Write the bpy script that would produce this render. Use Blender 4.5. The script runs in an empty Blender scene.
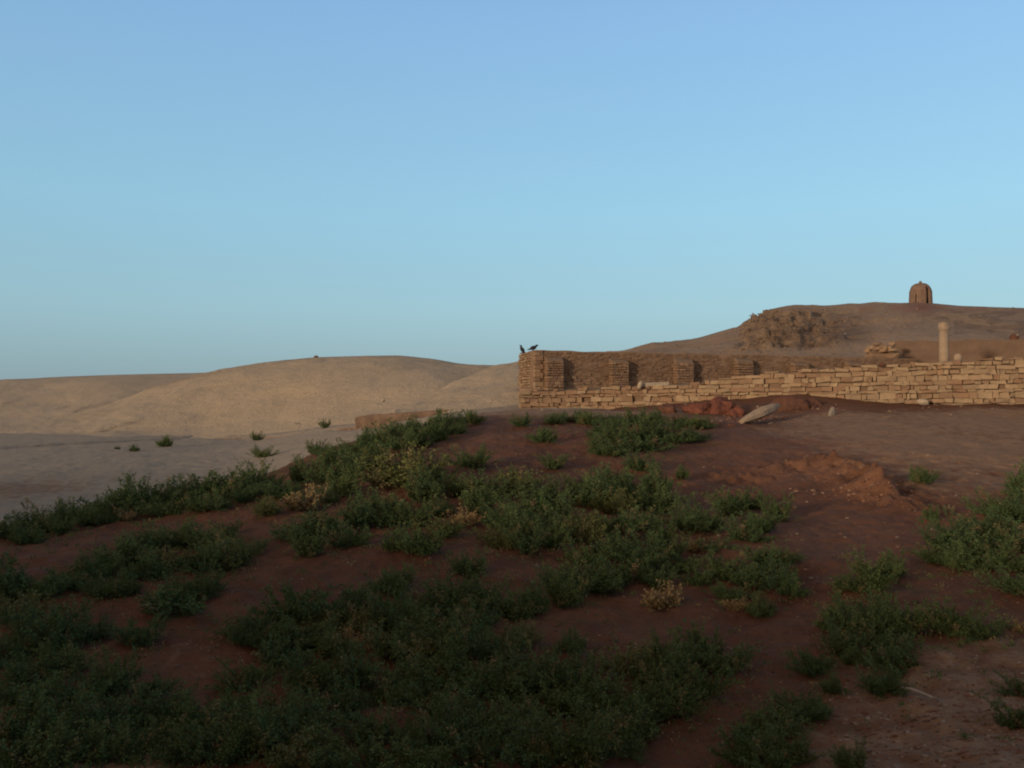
import bpy, bmesh, math, random
import numpy as np
from mathutils import Vector, Matrix, Euler, noise as mnoise

random.seed(7)
rng = np.random.default_rng(7)
SC = bpy.context.scene
COL = SC.collection
R = math.radians

# ------------------------------------------------------------------ camera model
F = 887.0            # focal length in pixels of the 1024 px wide picture
ZC = 5.0             # eye height above the valley floor
PITCH = math.atan((395 - 384) / F)
SUN_AZ = R(42)       # sun stands behind the left shoulder
SUN_EL = R(8)
LX, LY = math.sin(SUN_AZ), math.cos(SUN_AZ)     # horizontal travel of the light


def P(u, v, d):
    """point at forward distance d seen at picture position (u, v)"""
    cp, sp = math.cos(PITCH), math.sin(PITCH)
    a, b = (u - 512) / F, (v - 384) / F
    ry, rz = cp + sp * b, sp - cp * b
    k = d / ry
    return Vector((a * k, d, ZC + rz * k))


# ------------------------------------------------------------------ noise
def _hash(ix, iy, seed):
    h = (ix.astype(np.int64) * 374761393 + iy.astype(np.int64) * 668265263 + seed * 974634777) & 0xFFFFFFFF
    h = ((h ^ (h >> 13)) * 1274126177) & 0xFFFFFFFF
    h = h ^ (h >> 16)
    return (h & 0xFFFFFF) / float(0xFFFFFF)


def vnoise(x, y, seed=0):
    x = np.asarray(x, float); y = np.asarray(y, float)
    ix, iy = np.floor(x), np.floor(y)
    fx, fy = x - ix, y - iy
    fx = fx * fx * (3 - 2 * fx); fy = fy * fy * (3 - 2 * fy)
    a = _hash(ix, iy, seed); b = _hash(ix + 1, iy, seed)
    c = _hash(ix, iy + 1, seed); d = _hash(ix + 1, iy + 1, seed)
    return (a + (b - a) * fx) * (1 - fy) + (c + (d - c) * fx) * fy


def fbm(x, y, seed=0, octv=4, gain=0.5):
    s = 0.0; amp = 1.0; tot = 0.0
    for k in range(octv):
        s = s + amp * (vnoise(x * 2 ** k, y * 2 ** k, seed + k * 17) - 0.5)
        tot += amp; amp *= gain
    return s / tot * 2


def sstep(a, b, x):
    t = np.clip((np.asarray(x, float) - a) / (b - a), 0, 1)
    return t * t * (3 - 2 * t)


# ------------------------------------------------------------------ object helpers
def link(o, parent=None):
    COL.objects.link(o)
    if parent is not None:
        o.parent = parent
    return o


def tag(o, label=None, cat=None, group=None, kind=None):
    if label: o['label'] = label
    if cat: o['category'] = cat
    if group: o['group'] = group
    if kind: o['kind'] = kind
    return o


def empty(name, loc, rz=0.0, scale=1.0):
    o = bpy.data.objects.new(name, None)
    o.empty_display_size = 0.2
    o.location = loc; o.rotation_euler = (0, 0, rz)
    o.scale = (scale,) * 3 if not isinstance(scale, (tuple, list)) else scale
    return link(o)


def mesh_obj(name, verts, faces, mat, parent=None, smooth=False, cols=None, loc=None):
    me = bpy.data.meshes.new(name)
    me.from_pydata([tuple(v) for v in verts], [], [tuple(f) for f in faces])
    me.update()
    if cols is not None:
        at = me.attributes.new('Col', 'FLOAT_COLOR', 'POINT')
        arr = np.ones((len(verts), 4), np.float32)
        arr[:, :3] = np.asarray(cols, np.float32)[:, :3]
        at.data.foreach_set('color', arr.ravel())
    if smooth:
        me.polygons.foreach_set('use_smooth', [True] * len(me.polygons))
    me.materials.append(mat)
    o = bpy.data.objects.new(name, me)
    if loc is not None: o.location = loc
    return link(o, parent)


def grid_obj(name, X, Y, Z, mat, cols=None, wrap=False):
    n, m = X.shape
    verts = np.stack([X.ravel(), Y.ravel(), Z.ravel()], 1)
    i = np.arange(n - 1)[:, None]
    mm = m if wrap else m - 1
    j = np.arange(mm)[None, :]
    j2 = (j + 1) % m
    f = np.stack([(i * m + j), (i * m + j2), ((i + 1) * m + j2), ((i + 1) * m + j)], -1).reshape(-1, 4)
    me = bpy.data.meshes.new(name)
    me.vertices.add(len(verts)); me.vertices.foreach_set('co', verts.astype(np.float32).ravel())
    me.loops.add(f.size); me.loops.foreach_set('vertex_index', f.astype(np.int32).ravel())
    me.polygons.add(len(f))
    me.polygons.foreach_set('loop_start', (np.arange(len(f)) * 4).astype(np.int32))
    me.polygons.foreach_set('use_smooth', [True] * len(f))
    me.update(calc_edges=True); me.validate()
    if cols is not None:
        at = me.attributes.new('Col', 'FLOAT_COLOR', 'POINT')
        arr = np.ones((len(verts), 4), np.float32); arr[:, :3] = cols.reshape(-1, 3)
        at.data.foreach_set('color', arr.ravel())
    me.materials.append(mat)
    return link(bpy.data.objects.new(name, me))


# ------------------------------------------------------------------ materials
def newmat(name, rough=0.95):
    m = bpy.data.materials.new(name); m.use_nodes = True
    nt = m.node_tree
    b = nt.nodes['Principled BSDF']
    b.inputs['Roughness'].default_value = rough
    b.inputs['Specular IOR Level'].default_value = 0.15
    return m, nt, b


def N(nt, typ, **kw):
    n = nt.nodes.new(typ)
    for k, v in kw.items():
        if k.startswith('i_'):
            n.inputs[k[2:].replace('_', ' ')].default_value = v
        else:
            setattr(n, k, v)
    return n


def mixc(nt, fac, a, b, mode='MIX'):
    n = nt.nodes.new('ShaderNodeMix'); n.data_type = 'RGBA'; n.blend_type = mode
    for sock, val in ((n.inputs[0], fac), (n.inputs[6], a), (n.inputs[7], b)):
        if hasattr(val, 'links') or hasattr(val, 'is_linked'):
            nt.links.new(val, sock)
        elif isinstance(val, (tuple, list)):
            sock.default_value = tuple(val) + ((1,) if len(val) == 3 else ())
        else:
            sock.default_value = val
    return n.outputs[2]


def noise_tex(nt, scale, detail=4, rough=0.55, coord=None):
    n = N(nt, 'ShaderNodeTexNoise'); n.inputs['Scale'].default_value = scale
    n.inputs['Detail'].default_value = detail; n.inputs['Roughness'].default_value = rough
    if coord is not None: nt.links.new(coord, n.inputs['Vector'])
    return n.outputs['Fac']


def ramp(nt, fac, stops):
    n = N(nt, 'ShaderNodeValToRGB')
    el = n.color_ramp.elements
    while len(el) < len(stops): el.new(0.5)
    for e, (p, c) in zip(el, stops):
        e.position = p
        e.color = (c, c, c, 1) if not isinstance(c, (tuple, list)) else tuple(c) + (1,)
    nt.links.new(fac, n.inputs[0])
    return n.outputs[0]


def coords(nt):
    return N(nt, 'ShaderNodeTexCoord').outputs['Object']


def bump(nt, b, height, dist, strength=1.0):
    n = N(nt, 'ShaderNodeBump'); n.inputs['Strength'].default_value = strength
    n.inputs['Distance'].default_value = dist
    nt.links.new(height, n.inputs['Height']); nt.links.new(n.outputs[0], b.inputs['Normal'])


def mat_ground():
    m, nt, b = newmat('ground_soil')
    co = coords(nt)
    at = N(nt, 'ShaderNodeAttribute', attribute_name='Col')
    sep = N(nt, 'ShaderNodeSeparateColor'); nt.links.new(at.outputs['Color'], sep.inputs[0])
    big = noise_tex(nt, 0.35, 5, 0.6, co); mid = noise_tex(nt, 2.2, 6, 0.65, co); fine = noise_tex(nt, 18, 5, 0.7, co)
    soil = mixc(nt, ramp(nt, big, [(0.35, 0.0), (0.65, 1.0)]), (0.108, 0.045, 0.023), (0.158, 0.072, 0.037))
    soil = mixc(nt, ramp(nt, mid, [(0.40, 0.0), (0.72, 0.75)]), soil, (0.072, 0.033, 0.019))
    soil = mixc(nt, ramp(nt, fine, [(0.58, 0.0), (0.72, 0.55)]), soil, (0.19, 0.115, 0.08))
    grav = mixc(nt, ramp(nt, mid, [(0.3, 0.0), (0.7, 1.0)]), (0.195, 0.112, 0.060), (0.275, 0.165, 0.093))
    grav = mixc(nt, ramp(nt, fine, [(0.5, 0.0), (0.68, 0.7)]), grav, (0.27, 0.20, 0.145))
    sand = mixc(nt, ramp(nt, mid, [(0.3, 0.0), (0.7, 1.0)]), (0.26, 0.208, 0.145), (0.34, 0.275, 0.195))
    sand = mixc(nt, ramp(nt, big, [(0.45, 0.0), (0.75, 0.5)]), sand, (0.2, 0.165, 0.13))
    # ragged limits between the soils
    jit = N(nt, 'ShaderNodeMath', operation='MULTIPLY_ADD'); nt.links.new(mid, jit.inputs[0]); jit.inputs[1].default_value = 0.9; jit.inputs[2].default_value = -0.45
    def ragged(s):
        a = N(nt, 'ShaderNodeMath', operation='ADD'); nt.links.new(s, a.inputs[0]); nt.links.new(jit.outputs[0], a.inputs[1])
        return ramp(nt, a.outputs[0], [(0.35, 0.0), (0.65, 1.0)])
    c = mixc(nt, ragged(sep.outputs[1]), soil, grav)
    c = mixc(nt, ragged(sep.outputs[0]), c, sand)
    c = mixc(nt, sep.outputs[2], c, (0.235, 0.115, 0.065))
    nt.links.new(c, b.inputs['Base Color'])
    s = N(nt, 'ShaderNodeMath', operation='MULTIPLY_ADD'); nt.links.new(fine, s.inputs[0]); s.inputs[1].default_value = 0.35; nt.links.new(mid, s.inputs[2])
    bump(nt, b, s.outputs[0], 0.14, 0.9)
    return m


def mat_sand(name, a, bcol, dark):
    m, nt, b = newmat(name)
    co = coords(nt)
    at = N(nt, 'ShaderNodeAttribute', attribute_name='Col')
    sep = N(nt, 'ShaderNodeSeparateColor'); nt.links.new(at.outputs['Color'], sep.inputs[0])
    big = noise_tex(nt, 0.06, 5, 0.6, co); mid = noise_tex(nt, 0.9, 6, 0.7, co); fine = noise_tex(nt, 3.5, 4, 0.7, co)
    c = mixc(nt, ramp(nt, big, [(0.35, 0.0), (0.68, 1.0)]), a, bcol)
    c = mixc(nt, ramp(nt, mid, [(0.55, 0.0), (0.75, 0.5)]), c, dark)
    c = mixc(nt, ramp(nt, fine, [(0.50, 0.0), (0.68, 0.55)]), c, dark)
    j = N(nt, 'ShaderNodeMath', operation='MULTIPLY'); nt.links.new(sep.outputs[0], j.inputs[0])
    nt.links.new(ramp(nt, mid, [(0.35, 0.25), (0.6, 1.0)]), j.inputs[1])
    c = mixc(nt, j.outputs[0], c, dark)
    c = mixc(nt, sep.outputs[1], c, (0.2, 0.08, 0.05))
    nt.links.new(c, b.inputs['Base Color'])
    s = N(nt, 'ShaderNodeMath', operation='MULTIPLY_ADD'); nt.links.new(fine, s.inputs[0]); s.inputs[1].default_value = 0.4; nt.links.new(mid, s.inputs[2])
    bump(nt, b, s.outputs[0], 0.35, 0.8)
    return m


def mat_stone(name, scale=3.0, spots=(0.16, 0.11, 0.075), bd=0.06):
    """base colour per stone comes from the mesh, weathering from noise"""
    m, nt, b = newmat(name)
    co = coords(nt)
    at = N(nt, 'ShaderNodeAttribute', attribute_name='Col')
    n1 = noise_tex(nt, scale, 6, 0.65, co); n2 = noise_tex(nt, scale * 6, 5, 0.7, co)
    c = mixc(nt, ramp(nt, n1, [(0.45, 0.0), (0.75, 0.6)]), at.outputs['Color'], spots)
    c = mixc(nt, ramp(nt, n2, [(0.3, 0.35), (0.6, 0.0)]), c, spots)
    nt.links.new(c, b.inputs['Base Color'])
    s = N(nt, 'ShaderNodeMath', operation='MULTIPLY_ADD'); nt.links.new(n2, s.inputs[0]); s.inputs[1].default_value = 0.4; nt.links.new(n1, s.inputs[2])
    bump(nt, b, s.outputs[0], bd, 0.9)
    return m


def mat_plain(name, a, c2, scale=4.0, bd=0.03, rough=0.95):
    m, nt, b = newmat(name, rough)
    co = coords(nt)
    n1 = noise_tex(nt, scale, 6, 0.65, co); n2 = noise_tex(nt, scale * 5, 4, 0.7, co)
    c = mixc(nt, ramp(nt, n1, [(0.35, 0.0), (0.65, 1.0)]), a, c2)
    c = mixc(nt, ramp(nt, n2, [(0.35, 0.5), (0.6, 0.0)]), c, tuple(x * 0.55 for x in a))
    nt.links.new(c, b.inputs['Base Color'])
    bump(nt, b, n1, bd, 0.9)
    return m


def mat_leaf(name, a, c2, c3):
    m, nt, b = newmat(name, 0.7)
    at = N(nt, 'ShaderNodeAttribute', attribute_name='Col')
    sep = N(nt, 'ShaderNodeSeparateColor'); nt.links.new(at.outputs['Color'], sep.inputs[0])
    oi = N(nt, 'ShaderNodeObjectInfo')
    c = mixc(nt, sep.outputs[0], a, c2)
    k = N(nt, 'ShaderNodeMath', operation='MULTIPLY'); nt.links.new(oi.outputs['Random'], k.inputs[0]); k.inputs[1].default_value = 0.6
    c = mixc(nt, k.outputs[0], c, c3)
    c = mixc(nt, sep.outputs[1], c, (0.20, 0.14, 0.07))
    nt.links.new(c, b.inputs['Base Color'])
    b.inputs['Specular IOR Level'].default_value = 0.1
    return m


M = {}
M['ground'] = mat_ground()
M['dune'] = mat_sand('dune_sand', (0.37, 0.285, 0.185), (0.42, 0.325, 0.215), (0.19, 0.145, 0.10))
M['hill'] = mat_sand('hill_earth', (0.235, 0.16, 0.10), (0.305, 0.215, 0.14), (0.10, 0.066, 0.045))
M['shadow_caster'] = mat_sand('shadow_caster_earth', (0.18, 0.12, 0.08), (0.24, 0.17, 0.115), (0.10, 0.065, 0.045))
M['stone'] = mat_stone('wall_stone')
M['plaster'] = mat_stone('mud_plaster', 1.3, (0.15, 0.09, 0.055), 0.05)
M['mudbrick'] = mat_plain('mudbrick', (0.20, 0.125, 0.08), (0.27, 0.18, 0.115), 2.0, 0.08)
M['redbrick'] = mat_plain('burnt_mudbrick', (0.185, 0.065, 0.04), (0.12, 0.048, 0.032), 3.0, 0.06)
M['pale'] = mat_plain('pale_limestone', (0.43, 0.34, 0.24), (0.34, 0.265, 0.185), 2.5, 0.04)
M['grey'] = mat_plain('grey_limestone', (0.25, 0.205, 0.16), (0.19, 0.155, 0.125), 3.0, 0.04)
M['column'] = mat_plain('column_stone', (0.34, 0.25, 0.17), (0.28, 0.205, 0.14), 2.0, 0.05)
M['kiosk'] = mat_plain('kiosk_brick', (0.165, 0.105, 0.078), (0.22, 0.145, 0.10), 1.6, 0.06)
M['clay'] = mat_plain('orange_clay', (0.27, 0.115, 0.06), (0.20, 0.09, 0.05), 3.5, 0.08)
M['dark_earth'] = mat_plain('dark_earth', (0.10, 0.045, 0.028), (0.14, 0.065, 0.04), 3.0, 0.06)
M['feather'] = mat_plain('black_feather', (0.018, 0.018, 0.021), (0.03, 0.03, 0.034), 20, 0.004, 0.6)
M['beak'] = mat_plain('black_horn', (0.015, 0.015, 0.015), (0.025, 0.025, 0.025), 20, 0.002, 0.5)
M['stem'] = mat_plain('shrub_stem', (0.11, 0.085, 0.045), (0.08, 0.075, 0.035), 10, 0.01)
M['leaf'] = mat_leaf('leaf_green', (0.042, 0.074, 0.023), (0.106, 0.140, 0.046), (0.038, 0.074, 0.029))
M['leaf_olive'] = mat_leaf('leaf_olive', (0.080, 0.090, 0.028), (0.14, 0.135, 0.048), (0.066, 0.090, 0.026))
M['leaf_dry'] = mat_leaf('leaf_dry', (0.22, 0.145, 0.065), (0.30, 0.205, 0.10), (0.17, 0.125, 0.055))
M['stick'] = mat_plain('bleached_wood', (0.42, 0.37, 0.31), (0.32, 0.28, 0.23), 12, 0.004)
M['pebble'] = mat_stone('pebble_stone', 9.0, (0.10, 0.07, 0.05), 0.01)

# ------------------------------------------------------------------ ground relief
CP = [  # picture column, row, forward distance
    (512, 768, 9), (512, 660, 12), (512, 560, 16.5), (512, 490, 23), (512, 445, 31), (512, 420, 38), (512, 411, 50), (512, 409, 60),
    (256, 768, 9), (256, 660, 12), (256, 570, 16), (256, 520, 20), (256, 484, 26),
    (128, 768, 9), (128, 650, 12.2), (128, 570, 16), (128, 520, 21), (128, 503, 24),
    (0, 768, 9), (0, 660, 12), (0, 580, 15.5), (0, 545, 19), (0, 532, 22),
    (-120, 768, 9), (-120, 600, 15), (-120, 560, 20),
    (340, 600, 14), (340, 520, 19.5), (340, 470, 26), (340, 448, 31),
    (420, 600, 14), (420, 470, 26), (420, 430, 34), (420, 419, 75), (470, 418, 41), (470, 414, 60), (470, 411, 85),
    (330, 443, 68), (330, 428, 88), (390, 423, 80),
    (610, 768, 9.2), (610, 650, 12.5), (610, 560, 17), (610, 490, 24), (610, 440, 32), (610, 417, 40), (610, 410, 52), (610, 408, 57),
    (720, 768, 9), (720, 600, 15), (720, 500, 24), (720, 450, 32), (720, 422, 40), (720, 410, 48), (720, 400, 52.5),
    (800, 560, 17), (800, 470, 28), (800, 420, 41), (800, 410, 45), (800, 394, 49.5),
    (870, 768, 8.6), (870, 640, 12.5), (870, 560, 17), (870, 500, 23.5), (870, 450, 31), (870, 420, 39), (870, 404, 46.5),
    (1024, 768, 8.2), (1024, 640, 12), (1024, 560, 16.5), (1024, 500, 23), (1024, 450, 31), (1024, 420, 39), (1024, 404, 44.5),
    (1200, 640, 12), (1200, 500, 23), (1200, 430, 35), (1200, 404, 42),
]
PTS = [tuple(P(*c)) for c in CP]
def ray_x(u, d): return (u - 512) / F * d
PTS += [(ray_x(256, 46), 46, 0.25), (ray_x(256, 60), 60, 0.05), (ray_x(256, 90), 90, 0.25),
        (ray_x(128, 36), 36, 0.1), (ray_x(128, 60), 60, 0.0), (ray_x(128, 95), 95, 0.0),
        (ray_x(0, 33), 33, 0.05), (ray_x(0, 60), 60, 0.0), (ray_x(0, 100), 100, 0.0), (ray_x(-200, 35), 35, 0.0), (ray_x(-200, 100), 100, 0.0),
        (0, 0, 3.2), (3, 1, 2.9), (-3, 1, 2.9), (0, 4, 2.35), (-12, 0, 1.2), (14, 0, 1.6), (0, -12, 2.0),
        (-40, -10, 1), (40, -10, 3), (0, -40, 2.5), (60, 20, 4.6), (-70, 20, 0),
        (5, 75, 4.4), (30, 75, 4.6), (70, 75, 4.6), (20, 110, 4), (70, 120, 4), (-10, 110, 2.0),
        (150, 100, 4), (-150, 100, 0), (0, 200, 2), (0, -150, 2), (-150, -100, 1), (150, -100, 3), (200, 200, 4), (-200, 200, 1)]


def warp(x, y):
    r = np.sqrt(x * x + y * y) + 1e-6
    k = np.log1p(r / 6.0) / r
    return x * k, y * k


_p = np.array(PTS)
_wx, _wy = warp(_p[:, 0], _p[:, 1])


def _ker(r2): return r2 * np.log(r2 + 1e-9)


_n = len(_p)
_A = np.zeros((_n + 3, _n + 3))
_A[:_n, :_n] = _ker((_wx[:, None] - _wx) ** 2 + (_wy[:, None] - _wy) ** 2) + np.eye(_n) * 2e-3
_A[:_n, _n] = 1; _A[:_n, _n + 1] = _wx; _A[:_n, _n + 2] = _wy; _A[_n:, :_n] = _A[:_n, _n:].T
_sol = np.linalg.solve(_A, np.concatenate([_p[:, 2], np.zeros(3)]))


def interp_u(u, table): return np.interp(u, [a for a, _ in table], [b for _, b in table])


EDGE = [(-300, 22), (0, 24.5), (100, 26), (200, 27.5), (270, 29.5), (300, 32), (330, 35), (400, 37), (480, 45), (520, 49), (600, 53), (700, 62), (720, 400)]
DITCH = [(-100, 452), (0, 447.5), (100, 442), (200, 436), (330, 427.5), (450, 420.5)]


def base_z(x, y):
    wx, wy = warp(x, y)
    z = np.full(x.shape, _sol[_n]) + _sol[_n + 1] * wx + _sol[_n + 2] * wy
    for k in range(_n):
        z = z + _sol[k] * _ker((wx - _wx[k]) ** 2 + (wy - _wy[k]) ** 2)
    r = np.sqrt(x * x + y * y)
    far = sstep(130, 260, r)
    return z * (1 - far) + 1.0 * far


_dp = []
for _u, _v in DITCH:
    for _d in np.arange(66, 140, 0.5):
        q = P(_u, _v, _d)
        if base_z(np.array([q.x]), np.array([q.y]))[0] > q.z:
            break
    _dp.append((q.x, q.y))


def seg_dist(x, y, pts):
    best = np.full(np.shape(x), 1e9)
    for (x0, y0), (x1, y1) in zip(pts[:-1], pts[1:]):
        dx, dy = x1 - x0, y1 - y0
        t = np.clip(((x - x0) * dx + (y - y0) * dy) / (dx * dx + dy * dy), 0, 1)
        best = np.minimum(best, np.hypot(x - x0 - t * dx, y - y0 - t * dy))
    return best


BANK = []
PIT = None


def bank_frame(x, y):
    best = np.full(np.shape(x), 1e9); sd = np.zeros(np.shape(x)); run = np.zeros(np.shape(x)); l0 = 0.0
    for (x0, y0), (x1, y1) in zip(BANK[:-1], BANK[1:]):
        dx, dy = x1 - x0, y1 - y0; l = math.hypot(dx, dy)
        t = np.clip(((x - x0) * dx + (y - y0) * dy) / l ** 2, 0, 1)
        d = np.hypot(x - x0 - t * dx, y - y0 - t * dy)
        side = np.sign(dx * (y - y0) - dy * (x - x0))
        m = d < best
        best = np.where(m, d, best); sd = np.where(m, side, sd); run = np.where(m, l0 + t * l, run); l0 += l
    return best, sd, run / l0


def bank_z(x, y):
    d, side, run = bank_frame(x, y)
    d = d + 0.22 * fbm(x * 2.2, y * 2.2, 61, 3) * np.clip(d / 0.2, 0, 1)
    hgt = np.interp(run, BANK_RUN, BANK_H) * (1 + 0.6 * fbm(x * 2.2, y * 2.2, 66, 3))
    near = np.clip(1 - d / 1.5, 0, 1) ** 1.5          # the broad worn side
    back = np.clip(1 - d / 0.22, 0, 1)                # the steep side
    z = hgt * np.where(side > 0, back, near)
    w = np.clip(1 - d / 1.6, 0, 1)
    return z + w * 0.2 * (vnoise(x * 4, y * 4, 41) - 0.5) + w * 0.14 * (vnoise(x * 11, y * 11, 42) - 0.5)


def ground_z(x, y):
    x = np.asarray(x, float); y = np.asarray(y, float)
    z = base_z(x, y)
    r = np.sqrt(x * x + y * y)
    amp = np.clip(r / 25, 0.35, 1.0) * (1 - 0.5 * sstep(40, 60, r))
    z = z + 0.16 * amp * fbm(x * 0.35, y * 0.35, 3, 3) + 0.09 * fbm(x * 1.3, y * 1.3, 9, 4, 0.6) * (r < 120) + 0.045 * fbm(x * 4.5, y * 4.5, 19, 3, 0.6) * (r < 35)
    z = z - 0.75 * np.exp(-(seg_dist(x, y, _dp) / 1.3) ** 2)
    if BANK: z = z + bank_z(x, y)
    if PIT: z = z - 0.6 * np.exp(-(((x - PIT[0]) / 0.75) ** 2 + ((y - PIT[1]) / 1.2) ** 2) ** 2)
    return z


def gz(x, y): return float(ground_z(np.array([x]), np.array([y]))[0])


def hit(u, v, dmax=110.0):
    """where the sight line through (u, v) meets the ground"""
    ds = np.concatenate([np.arange(5, 60, 0.1), np.arange(60, dmax, 0.5)])
    a, b = P(u, v, 1.0), P(u, v, 2.0)
    dirv = b - a
    xs = a.x + dirv.x * (ds - 1); ys = ds; zs = a.z + dirv.z * (ds - 1)
    below = zs <= ground_z(xs, ys)
    k = int(np.argmax(below)) if below.any() else len(ds) - 1
    return Vector((xs[k], ys[k], float(ground_z(xs[k:k + 1], ys[k:k + 1])[0]))), float(ds[k])


_bk = [(735, 480, 0.0), (785, 469, 0.22), (822, 465, 0.42), (845, 474, 0.52), (865, 483, 0.58), (882, 495, 0.66), (889, 500, 0.45), (894, 503, 0.1), (915, 506, 0.2), (930, 510, 0.12), (940, 514, 0.0)]
_b = [hit(u, v_)[0] for u, v_, h_ in _bk]
_bl = [0.0]
for p_, q_ in zip(_b[:-1], _b[1:]): _bl.append(_bl[-1] + math.hypot(p_.x - q_.x, p_.y - q_.y))
BANK_RUN = [l / _bl[-1] for l in _bl]; BANK_H = [h_ for u, v_, h_ in _bk]
BANK = [(q.x, q.y) for q in _b]


_q, _d = hit(751, 414); PIT = (_q.x, _q.y)


def build_ground():
    az = np.concatenate([np.arange(-180, -40, 2.0), np.arange(-40, 40, 0.125), np.arange(40, 180, 2.0)])
    rr = [1.0]
    while rr[-1] < 6000:
        r = rr[-1]
        rr.append(r * (1.05 if r < 6 else 1.0085 if r < 20 else 1.004 if r < 33 else 1.0085 if r < 60 else 1.0065 if r < 125 else 1.12))
    rr = np.array([0.02] + rr)
    A, RR = np.meshgrid(np.radians(az), rr)
    X, Y = RR * np.sin(A), RR * np.cos(A)
    Z = ground_z(X, Y)
    u = 512 + F * X / np.maximum(Y, 0.5)
    front = Y > 5
    sand = np.where(front, sstep(-0.5, 3.5, Y - interp_u(u, EDGE)), 0)
    sand = np.maximum(sand, sstep(110, 160, RR))
    dz = np.exp(-(seg_dist(X, Y, _dp) / 2.0) ** 2) * np.clip(0.7 + 0.4 * fbm(X / 5, Y / 5, 77, 3), 0, 0.92)  # ditch line also darkened in the soil colour, to strengthen its shadow
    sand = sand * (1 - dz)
    for (bu, bv, rx_, ry_, k) in [(10, 492, 5, 7, 0.6), (50, 470, 10, 9, 0.25), (150, 462, 12, 8, 0.15), (20, 455, 8, 5, 0.25), (230, 450, 10, 4, 0.2), (190, 443, 7, 4, 0.2)]:
        q, d = hit(bu, bv)
        sand = sand * (1 - k * np.exp(-(((X - q.x) / rx_) ** 2 + ((Y - q.y) / ry_) ** 2)))
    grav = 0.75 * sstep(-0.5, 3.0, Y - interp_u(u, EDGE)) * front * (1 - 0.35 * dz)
    for (bu, bv, rad, k) in GRAVEL:
        q, d = hit(bu, bv)
        grav = np.maximum(grav, k * np.exp(-(((X - q.x) ** 2 + (Y - q.y) ** 2) / rad ** 2) ** 1.5))
    clay = np.zeros_like(X)
    for (bu, bv, rad, k) in CLAY:
        q, d = hit(bu, bv)
        clay = np.maximum(clay, k * np.exp(-((X - q.x) ** 2 + (Y - q.y) ** 2) / rad ** 2) * (0.6 + 0.8 * vnoise(X * 2, Y * 2, 5)))
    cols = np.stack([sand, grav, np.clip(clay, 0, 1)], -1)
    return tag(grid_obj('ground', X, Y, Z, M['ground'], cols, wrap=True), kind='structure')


GRAVEL = [(960, 700, 1.8, 0.62), (1020, 660, 1.6, 0.55), (900, 760, 1.6, 0.55), (1040, 760, 2.0, 0.62), (120, 765, 1.0, 0.6), (0, 720, .7, .6), (200, 660, 1.2, 0.35),
          (960, 450, 6, 0.75), (1020, 425, 7, 0.8), (880, 428, 6, 0.7), (840, 420, 4, .7), (950, 480, 4, 0.55), (570, 411, 6, 0.8), (520, 411, 4, 0.8), (640, 411, 5, 0.5)]
CLAY = [(770, 452, 5, 0.32), (715, 475, 4, 0.25), (820, 520, 4, 0.2), (790, 470, 1.7, 0.55), (830, 470, 1.4, 0.6), (865, 484, 1.0, 0.6), (890, 495, 0.9, 0.5), (750, 476, 1.3, 0.35), (730, 420, 2.0, 0.6), (800, 408, 3, 0.35), (930, 560, 1.0, .3), (700, 412, 1.5, .5), (495, 440, 2, .25), (560, 440, 2, .2)]
build_ground()


# ------------------------------------------------------------------ dunes and hill: polar patches with a crest line
def patch(name, mat, tabs, u0, u1, nu, ns, ex, amp, nscale, seed, extra=None, smax=1.5, skirt=False):
    """tabs: (u, crest row, crest distance, base distance, base height)"""
    us = np.linspace(u0, u1, nu)
    T = np.array(tabs, float)
    cv, cd, bd, bz = (np.interp(us, T[:, 0], T[:, k]) for k in range(1, 5))
    k = np.ones(9) / 9
    def sm(a):
        p = np.concatenate([[a[0]] * 4, a, [a[-1]] * 4]); return np.convolve(p, k, 'valid')
    cv, cd, bd, bz = sm(cv), sm(cd), sm(bd), sm(bz)
    cz = ZC + (395 - cv) / F * cd
    s = np.linspace(-0.08, smax, ns)[:, None]
    D = bd + (cd - bd) * (np.maximum(s, 0) if skirt else s)
    prof = np.where(s < 0, s * 1.2, np.where(s < 1, np.sin(np.clip(s, 0, 1) * math.pi / 2) ** ex, 1 - (s - 1) ** 2 * 1.6))
    bv = 395 - (bz - ZC) / bd * F
    V = bv + (cv - bv) * np.minimum(prof, 1)
    Z = np.where(s <= 1, ZC + (395 - V) / F * D, cz - (cz - bz) * ((s - 1) * 1.1 + (s - 1) ** 2))
    if skirt: Z = Z + np.where(s < 0, s / 0.08 * 3.0, 0)
    X = (us[None, :] - 512) / F * D
    env = sstep(0.0, 0.15, s) * (1 - 0.85 * np.exp(-((s - 1) / 0.07) ** 2))
    n = fbm(X / nscale, D / nscale, seed, 5, 0.55)
    Z = Z + amp * n * env
    S = s + 0 * us
    U = us[None, :] + 0 * s
    V = 395 - (Z - ZC) / D * F
    c = np.zeros(X.shape + (3,))
    if extra is not None: Z, c = extra(U, V, S, X, D, Z, c)
    return tag(grid_obj(name, X, D, Z, mat, c), kind='structure'), (us, D, Z)


def streaks(lines, width):
    def f(U, V, S, X, D, Z, c):
        for pts in lines:
            d = seg_dist(U, V, pts)
            c[..., 0] = np.maximum(c[..., 0], np.exp(-(d / width) ** 2) * (0.3 + 0.9 * vnoise(U / 6, V / 3, 3)))
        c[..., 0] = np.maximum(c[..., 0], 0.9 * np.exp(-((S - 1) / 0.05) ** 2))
        c[..., 0] = np.clip(c[..., 0], 0, 1)
        return Z, c
    return f


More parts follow.
